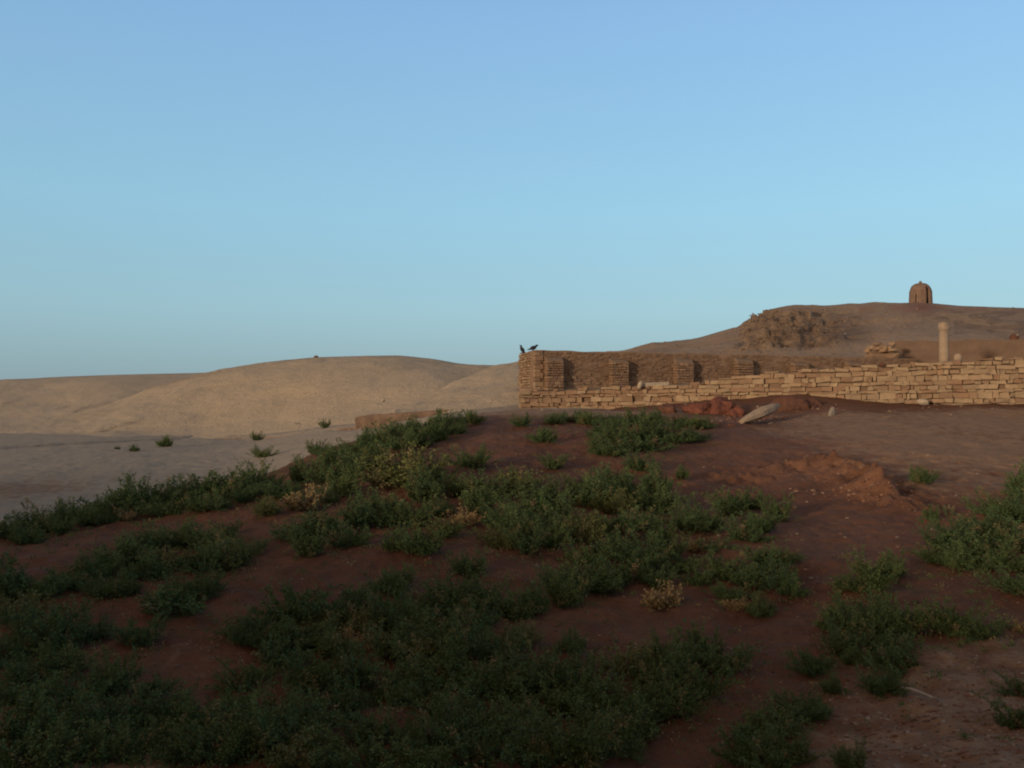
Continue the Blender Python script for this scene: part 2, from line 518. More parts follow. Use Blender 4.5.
patch('far_dune', M['dune'],
      [(-260, 392, 185, 112, -0.3), (-60, 386, 190, 112, -0.3), (0, 381.5, 195, 112, -0.3), (60, 376.5, 195, 112, -0.2), (110, 374.5, 195, 100, -.2), (200, 372.5, 195, 114, -.2), (330, 371, 195, 120, 0)],
      -260, 330, 240, 90, 1.25, 1.0, 18, 21, streaks([[(75, 412), (85, 408), (112, 403)], [(58, 409), (70, 406)], [(20, 400), (5, 404)]], 1.8))
patch('dune', M['dune'],
      [(-90, 437, 122, 112, -0.1), (-20, 430, 126, 111, -0.1), (40, 420, 132, 111, -0.1), (80, 412, 138, 111, -0.1), (115, 403, 142, 111, 0), (160, 387, 148, 111, 0.1), (200, 374.5, 152, 111, 0.2), (240, 366, 152, 109, 0.5), (280, 360.5, 152, 106, 0.9), (312, 357.2, 152, 103, 1.2),
       (350, 356, 152, 99, 1.7), (400, 355.4, 150, 96, 2.2), (432, 358.5, 148, 92, 2.4), (457, 363, 146, 90, 2.6), (500, 367, 146, 90, 2.8), (580, 370, 146, 90, 3.0)],
      -90, 580, 340, 110, 1.1, 0.9, 12, 33, streaks([[(75, 412), (85, 408), (112, 403)], [(58, 409), (70, 406)], [(148, 388), (160, 385), (178, 380), (200, 376)], [(195, 377), (220, 371)], [(90, 436), (120, 426), (140, 420)]], 1.8))
patch('dune', M['dune'],
      [(395, 412, 92, 84, 2.6), (430, 398, 104, 82, 2.8), (460, 381, 114, 80, 3.2), (490, 369, 122, 78, 3.6), (520, 362.5, 126, 76, 3.9), (560, 357, 128, 76, 4), (640, 349, 130, 76, 4), (720, 346, 130, 76, 4)],
      395, 720, 180, 90, 1.1, 0.9, 9, 44, streaks([], 1))


def hill_extra(U, V, S, X, D, Z, c):
    # eroded ruin face on the shoulder of the hill
    poly_u = sstep(732, 752, U) * (1 - sstep(850, 885, U))
    band = sstep(308, 315, V) * (1 - sstep(338, 352, V - (U - 800) * -0.06))
    m = poly_u * band
    cell = vnoise(X / 0.8, D / 1.6, 8) * 0.6 + vnoise(X / 0.38, D / 0.9, 18) * 0.4
    step = np.floor((Z + fbm(X / 3, D / 3, 4, 3)) / 0.9) * 0.9 - Z
    Z = Z + m * (1 - 0.75 * sstep(815, 850, U)) * ((cell - 0.5) * 0.9 + 0.75 * step)
    c[..., 0] = np.clip(m * (0.7 + 0.3 * (cell < 0.5)), 0, 1)
    c[..., 0] = np.maximum(c[..., 0], 0.55 * (vnoise(U / 16, V / 3.0, 91) > 0.56) * sstep(870, 960, U) * (V > 311) * (V < 336))
    # hollow right of the ruin
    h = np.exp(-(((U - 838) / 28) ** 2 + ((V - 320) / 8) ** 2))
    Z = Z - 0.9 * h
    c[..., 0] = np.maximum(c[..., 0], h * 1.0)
    # reddish rise under the kiosk
    k = np.exp(-(((U - 920) / 18) ** 2 + ((V - 306) / 5) ** 2))
    c[..., 1] = np.clip(k * 0.7 + 0.3 * np.exp(-((V - 309) / 3.5) ** 2) * (U > 860) * (vnoise(U / 14, V / 4, 5) > .5), 0, 1)
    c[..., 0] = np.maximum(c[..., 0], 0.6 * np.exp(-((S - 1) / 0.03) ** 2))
    return Z, c


hill, _ = patch('hill', M['hill'],
      [(540, 368, 150, 70, 7.0), (600, 353, 145, 70, 7.2), (640, 348, 142, 70, 7.4), (700, 337.5, 138, 70, 7.4), (738, 326, 135, 70, 7.4), (752, 317, 134, 70, 7.4), (768, 310.5, 132, 70, 7.4), (792, 306, 130, 70, 7.4),
       (850, 304.2, 130, 70, 7.4), (870, 304.5, 129, 72, 7.8), (890, 304.0, 128, 77, 9.0), (905, 302.8, 126, 77.5, 9.2), (920, 302.2, 126, 77.5, 9.2), (936, 303.5, 126, 77.5, 9.2), (960, 306, 126, 77.5, 9.2), (1024, 308, 126, 77.5, 9.2), (1100, 312, 126, 77, 9.2), (1300, 330, 120, 76, 9.2)],
      540, 1300, 760, 200, 0.95, 0.9, 10, 55, hill_extra, skirt=True)


# unseen hill added behind the camera to cast shade over the near ground
def build_shadow_caster():
    t = np.linspace(-150, 130, 180)[None, :]
    q = np.linspace(-26, 26, 40)[:, None]
    H = np.interp(t, [-150, -115, -92, -70, -52, -40, 0, 60, 100, 130], [0, 2.0, 3.8, 5.2, 6.4, CASTER_H, CASTER_H + .3, CASTER_H + .2, 6, 0])
    H = H + 0.55 * fbm(t / 7 + 0 * q, 0 * q, 71, 3)
    Z = 0.3 + H * np.cos(np.clip(q / 26, -1, 1) * math.pi / 2) ** 1.3
    Z = Z + 0.35 * fbm(t / 4, q / 4, 72, 3) * (np.abs(q) < 22) * (np.abs(q) > 3)
    c = -25 + q
    X = c * LX + t * LY
    Y = c * LY - t * LX
    # keep it clear of the near ground
    tag(grid_obj('shadow_caster', X, Y, Z, M['shadow_caster'], np.zeros(X.shape + (3,))), kind='structure')


CASTER_H = 6.7
build_shadow_caster()


# ------------------------------------------------------------------ masonry
class MB:
    def __init__(self): self.v = []; self.f = []; self.c = []
    def box(self, o, ax, ay, az, col, jit=0.0):
        """box from corner o along three vectors, corners jittered"""
        b = len(self.v)
        for k in (0, 1):
            for j in (0, 1):
                for i in (0, 1):
                    p = o + ax * i + ay * j + az * k
                    self.v.append((p.x + random.uniform(-jit, jit), p.y + random.uniform(-jit, jit), p.z + random.uniform(-jit, jit)))
                    self.c.append(col)
        for f in ((0, 2, 3, 1), (4, 5, 7, 6), (0, 1, 5, 4), (1, 3, 7, 5), (3, 2, 6, 7), (2, 0, 4, 6)):
            self.f.append(tuple(b + q for q in f))
    def rock(self, c, size, col, sub=1, seed=0.0, rough=0.35, rot=None):
        bm = bmesh.new(); bmesh.ops.create_icosphere(bm, subdivisions=sub, radius=1.0)
        b = len(self.v)
        for v in bm.verts:
            n = mnoise.noise(v.co * 1.3 + Vector((seed, seed * 1.7, 3.1))) * rough + mnoise.noise(v.co * 3.1 + Vector((seed, 1, 3))) * rough * 0.4
            p = v.co * (1 + n)
            p = Vector((p.x * size[0], p.y * size[1], p.z * size[2]))
            if rot is not None: p = rot @ p
            p += c
            self.v.append(tuple(p)); self.c.append(col)
        bm.verts.index_update()
        for f in bm.faces: self.f.append(tuple(b + v.index for v in f.verts))
        bm.free()
    def build(self, name, mat, parent=None, bevel=0.0, smooth=False):
        o = mesh_obj(name, self.v, self.f, mat, parent, smooth, self.c)
        if bevel:
            m = o.modifiers.new('edges', 'BEVEL'); m.width = bevel; m.segments = 1; m.limit_method = 'ANGLE'; m.angle_limit = R(40)
        return o


def stone_col(kind):
    r = random.random()
    if kind == 'pale':
        base = random.choice([(0.44, 0.32, 0.19), (0.48, 0.35, 0.21), (0.38, 0.27, 0.16), (0.41, 0.28, 0.16), (0.34, 0.245, 0.15)])
    elif kind == 'mix':
        base = random.choice([(0.34, 0.21, 0.12), (0.30, 0.175, 0.10), (0.40, 0.27, 0.16), (0.27, 0.165, 0.10), (0.30, 0.175, 0.105), (0.36, 0.235, 0.135)])
    else:
        base = random.choice([(0.25, 0.155, 0.095), (0.27, 0.165, 0.10), (0.23, 0.14, 0.088), (0.28, 0.165, 0.09)])
    mean = {'pale': (0.41, 0.295, 0.18), 'mix': (0.335, 0.215, 0.127)}.get(kind, (0.255, 0.16, 0.097))
    base = tuple(0.6 * x + 0.4 * y for x, y in zip(base, mean))
    k = random.uniform(0.66, 0.84)
    return (base[0] * k, base[1] * k * 0.98, base[2] * k * 0.98)


def courses(mb, pts, zb, zt, kind, ch=(0.18, 0.3), ln=(0.3, 0.8), depth=0.3, jit=0.02, out=0.05, miss=0.02, gap=0.015, tilt=0.0):
    """lay rough stones along the plan polyline pts; zb, zt are functions of the run (0..1); faces look to the right of the run"""
    pts = [Vector((p[0], p[1], 0)) for p in pts]
    lens = [0.0]
    for p, q in zip(pts[:-1], pts[1:]): lens.append(lens[-1] + (q - p).length)
    L = lens[-1]
    def at(x):
        k = max(0, min(len(pts) - 2, sum(1 for l in lens if l <= x) - 1))
        return pts[k].lerp(pts[k + 1], (x - lens[k]) / (lens[k + 1] - lens[k]))
    zlo = min(zb(k / 40) - tilt * k / 40 * L for k in range(41)); zhi = max(zt(k / 40) - tilt * k / 40 * L for k in range(41))
    z = zlo
    while z < zhi:
        h = random.uniform(*ch)
        x = 0.0
        while x < L - 0.04:
            w = min(random.uniform(*ln) * (1.0 if random.random() < 0.8 else 0.55), L - x)
            if L - x - w < ln[0] * 0.5: w = L - x
            m = min(1, (x + w / 2) / L)
            zz = z + tilt * (x + w / 2) + 0.05 * mnoise.noise(Vector((x * 0.5, z * 0.7, 2.0)))
            top, bot = zt(m), zb(m)
            if zz + h * 0.35 < top and zz + h > bot and random.random() > miss:
                hh = min(h, top - zz + random.uniform(-0.03, 0.06)) if zz + h > top else h * random.uniform(0.86, 1.04)
                p, q = at(x), at(x + w)
                d = (q - p).normalized(); nv = Vector((d.y, -d.x, 0))
                pr = random.uniform(-out, out)
                k = kind(m, (zz - bot) / max(0.1, top - bot)) if callable(kind) else kind
                rz = random.uniform(-0.05, 0.05) * min(1, jit / 0.03)
                o = p + d * (gap / 2) + nv * pr + Vector((0, 0, zz + gap / 2))
                mb.box(o, (d * (w - gap) + nv * random.uniform(-.5, .5) * out) + Vector((0, 0, rz * w)), -nv * (depth + pr), Vector((0, 0, max(0.05, hh - gap))), stone_col(k), jit)
            x += w
        z += h * 0.99


# ---- buttressed enclosure wall
BW_A, BW_B = Vector((1.5, 58.0, 0)), Vector((30.6, 67.0, 0))
bw_d = (BW_B - BW_A).normalized(); bw_n = Vector((bw_d.y, -bw_d.x, 0))
BW_L = (BW_B - BW_A).length
BW_BACK = Vector((0.45, 64.0, 0))
wall = tag(empty('enclosure_wall', (BW_A.x, BW_A.y, 4.1)), 'long brown mudbrick and stone wall with square buttresses, below the hill', 'wall')
WI = Matrix.Translation(-wall.location)


def local(o, root):
    """put world-space mesh data under root"""
    o.data.transform(Matrix.Translation(-Vector(root.location)))
    o.parent = root
    return o


def top_z(m): return 7.93 - 0.16 * m + 0.022 * math.sin(m * 37) + 0.02 * math.sin(m * 90 + 1)


def kind_bw(m, h):
    if h > 0.72: return 'mud'
    if h < 0.35: return 'mix' if random.random() < 0.6 else 'pale'
    return 'mix' if random.random() < 0.7 else 'mud'


mb = MB()
courses(mb, (BW_A, BW_B), lambda m: 4.0, lambda m: top_z(m) - 1.15 + 0.25 * math.sin(m * 31), kind_bw, (0.13, 0.24), (0.18, 0.55), 0.3, 0.025, 0.06, 0.06, 0.02)
courses(mb, (BW_A, BW_B), lambda m: top_z(m) - 1.3, lambda m: top_z(m) - 0.08, 'mud', (0.11, 0.15), (0.2, 0.42), 0.3, 0.012, 0.022, 0.42, 0.012)
local(mb.build('stonework', M['stone'], None, 0.03), wall)
# plastered mud-brick upper part (one irregular body behind and above the stones)
def slab_wall(a, b, n, thick, zb, zt, seg, col, amp=0.05, seed=0):
    v = []; f = []; c = []
    d = (b - a)
    rows = 10
    for i in range(seg + 1):
        m = i / seg
        p = a + d * m
        for j in range(rows + 1):
            z = zb + (zt(m) - zb) * j / rows
            off = amp * (mnoise.noise(Vector((p.x * 0.9 + seed, p.y * 0.9, z * 1.2))) + 0.5 * mnoise.noise(Vector((p.x * 3 + seed, p.y * 3, z * 3))))
            q = p + n * off
            v.append((q.x, q.y, z)); c.append(tuple(x * (1 + 0.25 * mnoise.noise(Vector((p.x * 0.7, z * 2.5, seed)))) for x in col))
        q = p - n * thick
        v.append((q.x, q.y, zt(m) - 0.05)); c.append(col)
        v.append((q.x, q.y, zb)); c.append(col)
    k = rows + 3
    for i in range(seg):
        for j in range(k - 1):
            f.append((i * k + j, (i + 1) * k + j, (i + 1) * k + j + 1, i * k + j + 1))
        f.append((i * k + k - 1, (i + 1) * k + k - 1, (i + 1) * k, i * k))
    f.append(tuple(range(k)))
    f.append(tuple(seg * k + j for j in reversed(range(k))))
    return v, f, c


v, f, c = slab_wall(BW_A - bw_n * 0.05 + bw_d * 0.05, BW_B - bw_n * 0.05, bw_n, 0.9, 3.6, top_z, 150, (0.215, 0.137, 0.086), 0.05, 3)
local(mesh_obj('wall_core', v, f, M['plaster'], None, False, c), wall)
# end face
ed = (BW_A - BW_BACK).normalized(); en = Vector((-ed.y * -1, ed.x * -1, 0)); en = Vector((ed.y, -ed.x, 0))
if en.y > 0 and en.x > 0: en = -en
mb = MB()
courses(mb, (BW_BACK, BW_A), lambda m: 3.9, lambda m: 7.95 + 0.05 * math.sin(m * 9), lambda m, h: 'pale' if random.random() < .3 else 'mix', (0.14, 0.24), (0.25, 0.6), 0.5, 0.025, 0.05, 0.0, 0.02)
local(mb.build('end_wall', M['stone'], None, 0.03), wall)
# corner quoins
mb = MB()
z = 4.0; k = 0
while z < 7.85:
    h = min(random.uniform(0.22, 0.32), 7.92 - z)
    w = 0.42 if k % 2 else 0.62
    mb.box(BW_A - bw_d * 0.05 + bw_n * 0.08 + Vector((0, 0, z)), bw_d * w, -bw_n * 0.4, Vector((0, 0, h - 0.015)), stone_col('mix' if z > 5.8 else 'pale'), 0.02)
    z += h; k += 1
local(mb.build('quoins', M['stone'], None, 0.03), wall)


def run_at(u):
    """distance along the buttressed wall seen at picture column u"""
    k = (u - 512) / F
    return (k * BW_A.y - BW_A.x) / (bw_d.x - k * bw_d.y)


for bu, wpx, zt_ in ((552.5, 17, 7.35), (617, 17, 7.35), (681.5, 17, 7.3), (741.5, 16, 7.45), (797.5, 15, 7.3), (851, 14, 7.35)):
    s0, s1 = run_at(bu - wpx / 2), run_at(bu + wpx / 2)
    mb = MB()
    a = BW_A + bw_d * s0 + bw_n * 0.58; b = BW_A + bw_d * s1 + bw_n * 0.58
    courses(mb, (a, b), lambda m: 4.2, lambda m: zt_ - 0.12, lambda m, h: 'mud' if random.random() < .75 else 'mix', (0.13, 0.22), (0.22, 0.5), 0.6, 0.018, 0.018, 0.0, 0.01)
    zt0 = zt_ - 0.22
    zrise = random.uniform(0.2, 0.4)
    # sloping weathered cap
    i0 = len(mb.v); cap = (0.18, 0.12, 0.078)
    for p, zz in ((a, zt0), (b, zt0), (b - bw_n * 0.5, zt0), (a - bw_n * 0.5, zt0), (a - bw_n * 0.2, zt0 + zrise), (b - bw_n * 0.2, zt0 + zrise - .06), (b - bw_n * 0.6, zt0 + zrise + .05), (a - bw_n * 0.6, zt0 + zrise + .1)):
        mb.v.append((p.x, p.y, zz)); mb.c.append(cap)
    for q in ((0, 1, 5, 4), (1, 2, 6, 5), (3, 0, 4, 7), (4, 5, 6, 7), (2, 3, 7, 6), (0, 3, 2, 1)): mb.f.append(tuple(i0 + e for e in q))
    local(mb.build('buttress', M['stone'], None, 0.03), wall)

# ---- long dry-stone retaining wall in front (u, distance, top row, bottom row)
FW = [(521, 57.0, 389, 411), (560, 57.0, 390, 411), (600, 56.5, 388, 411), (650, 55.0, 386, 408), (700, 53.2, 382, 405), (740, 51.8, 377, 404), (800, 49.6, 370, 402),
      (860, 48.0, 366, 405), (920, 46.8, 363, 406), (980, 45.6, 359.5, 407), (1040, 44.6, 356, 408), (1120, 43.2, 350, 410), (1250, 41, 345, 414)]
fw = tag(empty('retaining_wall', P(521, 411, 57.0)), 'long pale dry-stone wall of flat irregular slabs, rising towards the right', 'wall')
fpts = [(P(u, vt, d), P(u, vb, d)) for u, d, vt, vb in FW]
mb = MB()
_fl = [0.0]
for (t0, b0), (t1, b1) in zip(fpts[:-1], fpts[1:]): _fl.append(_fl[-1] + math.hypot(t1.x - t0.x, t1.y - t0.y))
_fm = [l / _fl[-1] for l in _fl]
courses(mb, [t for t, b_ in fpts], lambda m: float(np.interp(m, _fm, [b_.z for t, b_ in fpts])),
        lambda m: float(np.interp(m, _fm, [t.z for t, b_ in fpts])) + 0.22 * mnoise.noise(Vector((m * 34, 0, 0))) + 0.12 * mnoise.noise(Vector((m * 150, 0, 0))),
        lambda m, h: 'pale' if random.random() < 0.2 + 0.5 * min(1, m * 1.6) else 'mix', (0.14, 0.32), (0.2, 0.9), 0.5, 0.045, 0.07, 0.03, 0.01, 0.012)
local(mb.build('stonework', M['stone'], None, 0.035), fw)
# rubble backing of the wall: a darker core just behind the face
v = []; f = []; cc = []
for (t0, b0) in fpts:
    v += [(t0.x, t0.y + 0.22, b0.z - 0.4), (t0.x, t0.y + 0.22, t0.z - 0.12), (t0.x, t0.y + 0.8, t0.z - 0.1), (t0.x, t0.y + 0.8, b0.z - 0.4)]
    cc += [(0.17, 0.11, 0.07)] * 4
for i in range(len(fpts) - 1):
    for j in range(4):
        f.append((i * 4 + j, (i + 1) * 4 + j, (i + 1) * 4 + (j + 1) % 4, i * 4 + (j + 1) % 4))
f += [(3, 2, 1, 0), tuple(len(v) - 4 + j for j in range(4))]
local(mesh_obj('rubble_core', v, f, M['plaster'], None, False, cc), fw)

# terrace of earth between and behind the two walls
v = []; nt_ = 7
rows = []
for (t0, b0), (u, d, vt, vb) in zip(fpts, FW):
    back = 79.0
    if u < 900: back = BW_A.y + (BW_B.y - BW_A.y) * max(0, run_at(u)) / BW_L + 0.3
    row = []
    for j in range(nt_):
        m = j / (nt_ - 1)
        y = t0.y + 0.5 + (back - t0.y - 0.5) * m
        z = t0.z - 0.12 + (0.25 * m if u < 900 else max(0.0, 7.35 - t0.z) * m)
        row.append(((u - 512) / F * y, y, z + 0.06 * mnoise.noise(Vector((u * 0.1, y, 0)))))
    rows.append(row)
Xa = np.array([[p[0] for p in r] for r in rows]).T; Ya = np.array([[p[1] for p in r] for r in rows]).T; Za = np.array([[p[2] for p in r] for r in rows]).T
tag(grid_obj('terrace', Xa, Ya, Za, M['hill'], np.zeros(Xa.shape + (3,))), kind='structure')
# earth fill behind the buttressed wall up to the hill foot
us = np.linspace(537, 905, 40); rows = []
for u in us:
    y0 = BW_A.y + (BW_B.y - BW_A.y) * max(0, run_at(u)) / BW_L + 0.55
    rows.append([((u - 512) / F * y, y, 7.55 + 0.02 * j) for j, y in enumerate(np.linspace(y0, 84, 8))])
Xa = np.array([[p[0] for p in r] for r in rows]).T; Ya = np.array([[p[1] for p in r] for r in rows]).T; Za = np.array([[p[2] for p in r] for r in rows]).T
tag(grid_obj('terrace', Xa, Ya, Za, M['hill'], np.zeros(Xa.shape + (3,))), kind='structure')

# ---- mud wall behind the pillar
a, b = P(893, 360, 76), P(1130, 360, 74)
a.z = b.z = 0
v, f, c = slab_wall(a, b, Vector((0.02, -1, 0)).normalized(), 0.8, 6.8, lambda m: 9.6 + 0.2 * m + 0.04 * math.sin(m * 23) + 0.03 * math.sin(m * 61), 90, (0.165, 0.106, 0.072), 0.05, 12)
o = mesh_obj('mudbrick_wall', v, f, M['plaster'], None, False, c)
tag(o, 'low brown mudbrick wall with a worn top, behind the standing column', 'wall')


# ------------------------------------------------------------------ lathe
def lathe(prof, seg=24, wob=0.0, seed=0):
    v = []; f = []
    for r, z in prof:
        for k in range(seg):
            a = 2 * math.pi * k / seg
            rr = r * (1 + wob * mnoise.noise(Vector((math.cos(a) * 1.5, math.sin(a) * 1.5, z * 2 + seed))))
            v.append((rr * math.cos(a), rr * math.sin(a), z))
    n = len(prof)
    for i in range(n - 1):
        for k in range(seg):
            f.append((i * seg + k, i * seg + (k + 1) % seg, (i + 1) * seg + (k + 1) % seg, (i + 1) * seg + k))
    f.append(tuple(reversed(range(seg)))); f.append(tuple((n - 1) * seg + k for k in range(seg)))
    return v, f


# ---- column
p = P(944, 368, 66); k = 66 / F * 0.88
col = tag(empty('column', p), 'pale stone column with a worn capital, standing behind the dry-stone wall', 'column')
v, f = lathe([(6.6 * k, -0.5), (6.6 * k, 0.12), (6.1 * k, 0.2), (5.6 * k, 0.28)], 20, 0.04, 1); mesh_obj('base', v, f, M['column'], col)
v, f = lathe([(5.55 * k, 0.26), (5.5 * k, 0.8), (5.35 * k, 1.3), (5.15 * k, 1.8), (4.95 * k, 2.75)], 24, 0.05, 2); mesh_obj('shaft', v, f, M['column'], col, True)
v, f = lathe([(4.9 * k, 2.72), (5.5 * k, 2.80), (6.2 * k, 2.9), (6.3 * k, 3.08), (5.7 * k, 3.14), (5.6 * k, 3.3), (3.8 * k, 3.40)], 16, 0.10, 3); mesh_obj('capital', v, f, M['column'], col)


def boulder(name, label, cat, p, size, mat, seed, rot=(0, 0, 0), sub=3, rough=0.3, group=None, flat=True):
    mb = MB(); mb.rock(Vector((0, 0, 0)), size, (0.4, 0.33, 0.25), sub, seed, rough)
    o = mb.build(name, mat)
    o.location = p; o.rotation_euler = rot
    return tag(o, label, cat, group)


boulder('stone_block', 'small pale squared stone just right of the column foot', 'stone', P(958, 359, 65), (0.3, 0.27, 0.42), M['column'], 4.2, rough=0.25, sub=2)
boulder('boulder', 'small dark boulder on the hill slope at the far right edge', 'boulder', P(1014, 338.5, 83.2), (0.42, 0.4, 0.4), M['dark_earth'], 8.2)
boulder('boulder', 'tiny pale stone lying against the dark boulder at the far right edge', 'boulder', P(1017, 336.5, 83.4), (0.18, 0.2, 0.2), M['pale'], 3.2)
# pale rubble heap left of the column
root = tag(empty('rubble_heap', P(886, 352, 72)), 'heap of orange-brown stones at the left end of the low mudbrick wall', 'rubble')
mb = MB()
for i in range(26):
    du, dv = random.gauss(0, 6.5), abs(random.gauss(0, 3.2))
    q = P(886 + du, 351 - dv, 72 + random.uniform(-1, 1) + dv * .2)
    mb.rock(q - root.location, (random.uniform(.2, .5), random.uniform(.2, .4), random.uniform(.15, .3)), random.choice([(0.32, 0.205, 0.12), (0.29, 0.18, 0.10), (0.25, 0.155, 0.092)]), 1, i * 1.3, 0.3)
mb.build('stones', M['stone'], root)
mb = MB(); mb.rock(Vector((0, .5, -.35)), (1.5, 0.9, 0.6), (0.24, 0.15, 0.09), 3, 2.2, .5); mb.build('earth_core', M['plaster'], root)

# ruined brick blocks tumbling down the hill face: countless, one object
mb = MB()
dg = bpy.context.evaluated_depsgraph_get(); dg.update()
hme = hill.data
hv = np.zeros(len(hme.vertices) * 3, np.float32); hme.vertices.foreach_get('co', hv); hv = hv.reshape(-1, 3)
hu = 512 + F * hv[:, 0] / hv[:, 1]; hvv = 395 - (hv[:, 2] - ZC) / hv[:, 1] * F
sel = np.where((hu > 745) & (hu < 872) & (hvv > 310) & (hvv < 352 - (hu - 745) * 0.12))[0]
for i in rng.choice(sel, 1100):
    if random.random() < (hu[i] - 800) / 45: continue
    s = random.uniform(0.08, 0.22)
    rot = Euler((random.uniform(-.5, .5), random.uniform(-.5, .5), random.uniform(0, 6))).to_matrix()
    mb.rock(Vector(hv[i].tolist()) + Vector((random.uniform(-.3, .3), 0, 0.05)), (s, s * .7, s * .75), random.choice([(0.16, 0.105, 0.068), (0.14, 0.09, 0.058), (0.19, 0.13, 0.085), (0.12, 0.077, 0.052)]), 1, i * .37, 0.35, rot)
sel = np.where((hu > 560) & (hu < 1120) & (hvv > 303) & (hvv < 358))[0]
for i in rng.choice(sel, 700):
    dd = math.hypot((hu[i] - 805) / 90, (hvv[i] - 335) / 22)
    if dd > 1 and random.random() < 0.45: continue
    s = random.uniform(0.05, 0.2)
    mb.rock(Vector(hv[i].tolist()), (s, s * .8, s * .6), random.choice([(0.20, 0.13, 0.085), (0.13, 0.085, 0.06), (0.27, 0.19, 0.13)]), 1, i * .37, 0.35)
tag(mb.build('rubble', M['stone']), 'tumbled brown brick rubble covering the eroded shoulder of the hill', 'rubble', kind='stuff')


# ---- domed kiosk on the hill top
kp = P(920.5, 305.5, 125.5)
kio = tag(empty('domed_shrine', kp, R(0)), 'small domed brick shrine with a knob on top, alone on the hill crest', 'shrine')
def shell(prof, seg, holes, thick):
    v = []; f = []
    for r, z in prof:
        for k in range(seg):
            a = 2 * math.pi * k / seg
            w_ = 1 + 0.05 * mnoise.noise(Vector((math.cos(a) * 2, math.sin(a) * 2, z * 1.5))) + 0.03 * mnoise.noise(Vector((math.cos(a) * 7, math.sin(a) * 7, z * 5)))
            v.append((r * math.cos(a) * w_, r * math.sin(a) * w_, z))
    for i in range(len(prof) - 1):
        for k in range(seg):
            am = 360 * (k + 0.5) / seg; zm = (prof[i][1] + prof[i + 1][1]) / 2; rm = prof[i][0]
            skip = False
            for ha, hw, hz0, hz in holes:
                da = abs((am - ha + 180) % 360 - 180) * math.pi / 180 * 1.4
                if hz0 < zm < hz and da < hw * (1 if zm < hz - hw * 1.2 else math.sqrt(max(0, 1 - ((zm - hz + hw * 1.2) / (hw * 1.2)) ** 2))): skip = True
            if not skip:
                f.append((i * seg + k, i * seg + (k + 1) % seg, (i + 1) * seg + (k + 1) % seg, (i + 1) * seg + k))
    return v, f
prof = [(1.52, -0.5)] + [(1.50 - 0.06 * z / 1.9, z) for z in np.linspace(0, 1.9, 26)]
v, f = shell(prof, 96, [(-72, 0.30, 0.15, 2.2), (-135, 0.15, 0.15, 1.7)], 0.3)
o = mesh_obj('drum', v, f, M['kiosk'], kio, True); sm_ = o.modifiers.new('thickness', 'SOLIDIFY'); sm_.thickness = 0.34; sm_.offset = -1
prof = [(max(0.14, 1.44 * math.cos(a) ** 0.8), 1.9 + 1.28 * math.sin(a)) for a in np.linspace(0, 1.54, 24)]
v, f = shell(prof, 96, [(-72, 0.30, 1.5, 2.62)], 0.3)
o = mesh_obj('dome', v, f, M['kiosk'], kio, True); sm_ = o.modifiers.new('thickness', 'SOLIDIFY'); sm_.thickness = 0.3; sm_.offset = -1
v, f = lathe([(0.30, 3.0), (0.24, 3.14), (0.17, 3.2), (0.22, 3.3), (0.14, 3.42), (0.03, 3.5)], 14, 0.05); mesh_obj('finial', v, f, M['kiosk'], kio, True)
for ang in (-158, -112, -92, -48, -30, 60, 100, 140, 230):
    mb = MB(); ca, sa = math.cos(R(ang)), math.sin(R(ang))
    mb.box(Vector((1.42 * ca + 0.11 * sa, 1.42 * sa - 0.11 * ca, -0.2)), Vector((-0.22 * sa, 0.22 * ca, 0)), Vector((0.16 * ca, 0.16 * sa, 0)), Vector((-0.08 * ca, -0.08 * sa, 2.25)), (0.3, 0.18, 0.11), 0.02)
    mb.build('pilaster', M['kiosk'], kio, 0.02)


# ------------------------------------------------------------------ things on the mound
# red burnt-brick lumps below the dry-stone wall
for i, (u, v_, d, s, lab) in enumerate([(699, 411, 45.5, (0.75, 0.6, 0.38), 'low red burnt-brick lump at the left end of the red debris'),
                                 (721, 411, 45.6, (0.9, 0.7, 0.7), 'largest red burnt-brick block, left of the tilted pale slab'),
                                 (735, 415, 45.0, (0.5, 0.5, 0.42), 'red brick lump touching the low end of the tilted pale slab'),
                                 (789, 409, 45.8, (1.05, 0.7, 0.6), 'dark red earth lump right of the tilted pale slab'),
                                 (812, 408, 46.2, (0.7, 0.6, 0.42), 'reddish earth lump left of the small grey pointed stone'),
                                 (668, 411, 46.5, (0.6, 0.5, 0.4), 'dull brown lump at the shrubs on the crest, left of the red debris')]):
    p = P(u, v_, d)
    boulder('brick_lump', lab, 'rubble block', p, s, M['redbrick'] if i in (0, 1, 2) else M['dark_earth'], 3.3 + i * 2.1, (0, 0, i), 3, 0.42, 'brick lumps below the dry-stone wall')
# tilted pale slab
_q, _d = hit(745, 424); p0, p1 = P(742, 421.5, _d - 0.3), P(779, 405, _d + 1.2)
mb = MB(); ax = (p1 - p0); L = ax.length; e = ax.normalized(); s = Vector((0.25, -0.9, 0.3)).normalized(); s = (s - e * s.dot(e)).normalized(); nn = e.cross(s).normalized()
ns = 14
for i in range(ns + 1):
    m = i / ns
    w = 0.05 + 0.36 * math.sin(min(1.0, m * 0.92 + 0.06) * math.pi) ** 0.75
    h = w * 0.62
    for k in range(10):
        a = 2 * math.pi * k / 10
        rr = 1 + 0.16 * mnoise.noise(Vector((m * 5, math.cos(a), math.sin(a) * 1.4)))
        sx = math.copysign(abs(math.cos(a)) ** 0.6, math.cos(a)); sy = math.copysign(abs(math.sin(a)) ** 0.6, math.sin(a))
        q = p0 + ax * m + s * sx * w * rr + nn * sy * h * rr
        mb.v.append(tuple(q - p0)); mb.c.append((0.5, 0.42, 0.3))
for i in range(ns):
    for k in range(10):
        mb.f.append((i * 10 + k, i * 10 + (k + 1) % 10, (i + 1) * 10 + (k + 1) % 10, (i + 1) * 10 + k))
mb.f += [tuple(reversed(range(10))), tuple(ns * 10 + k for k in range(10))]
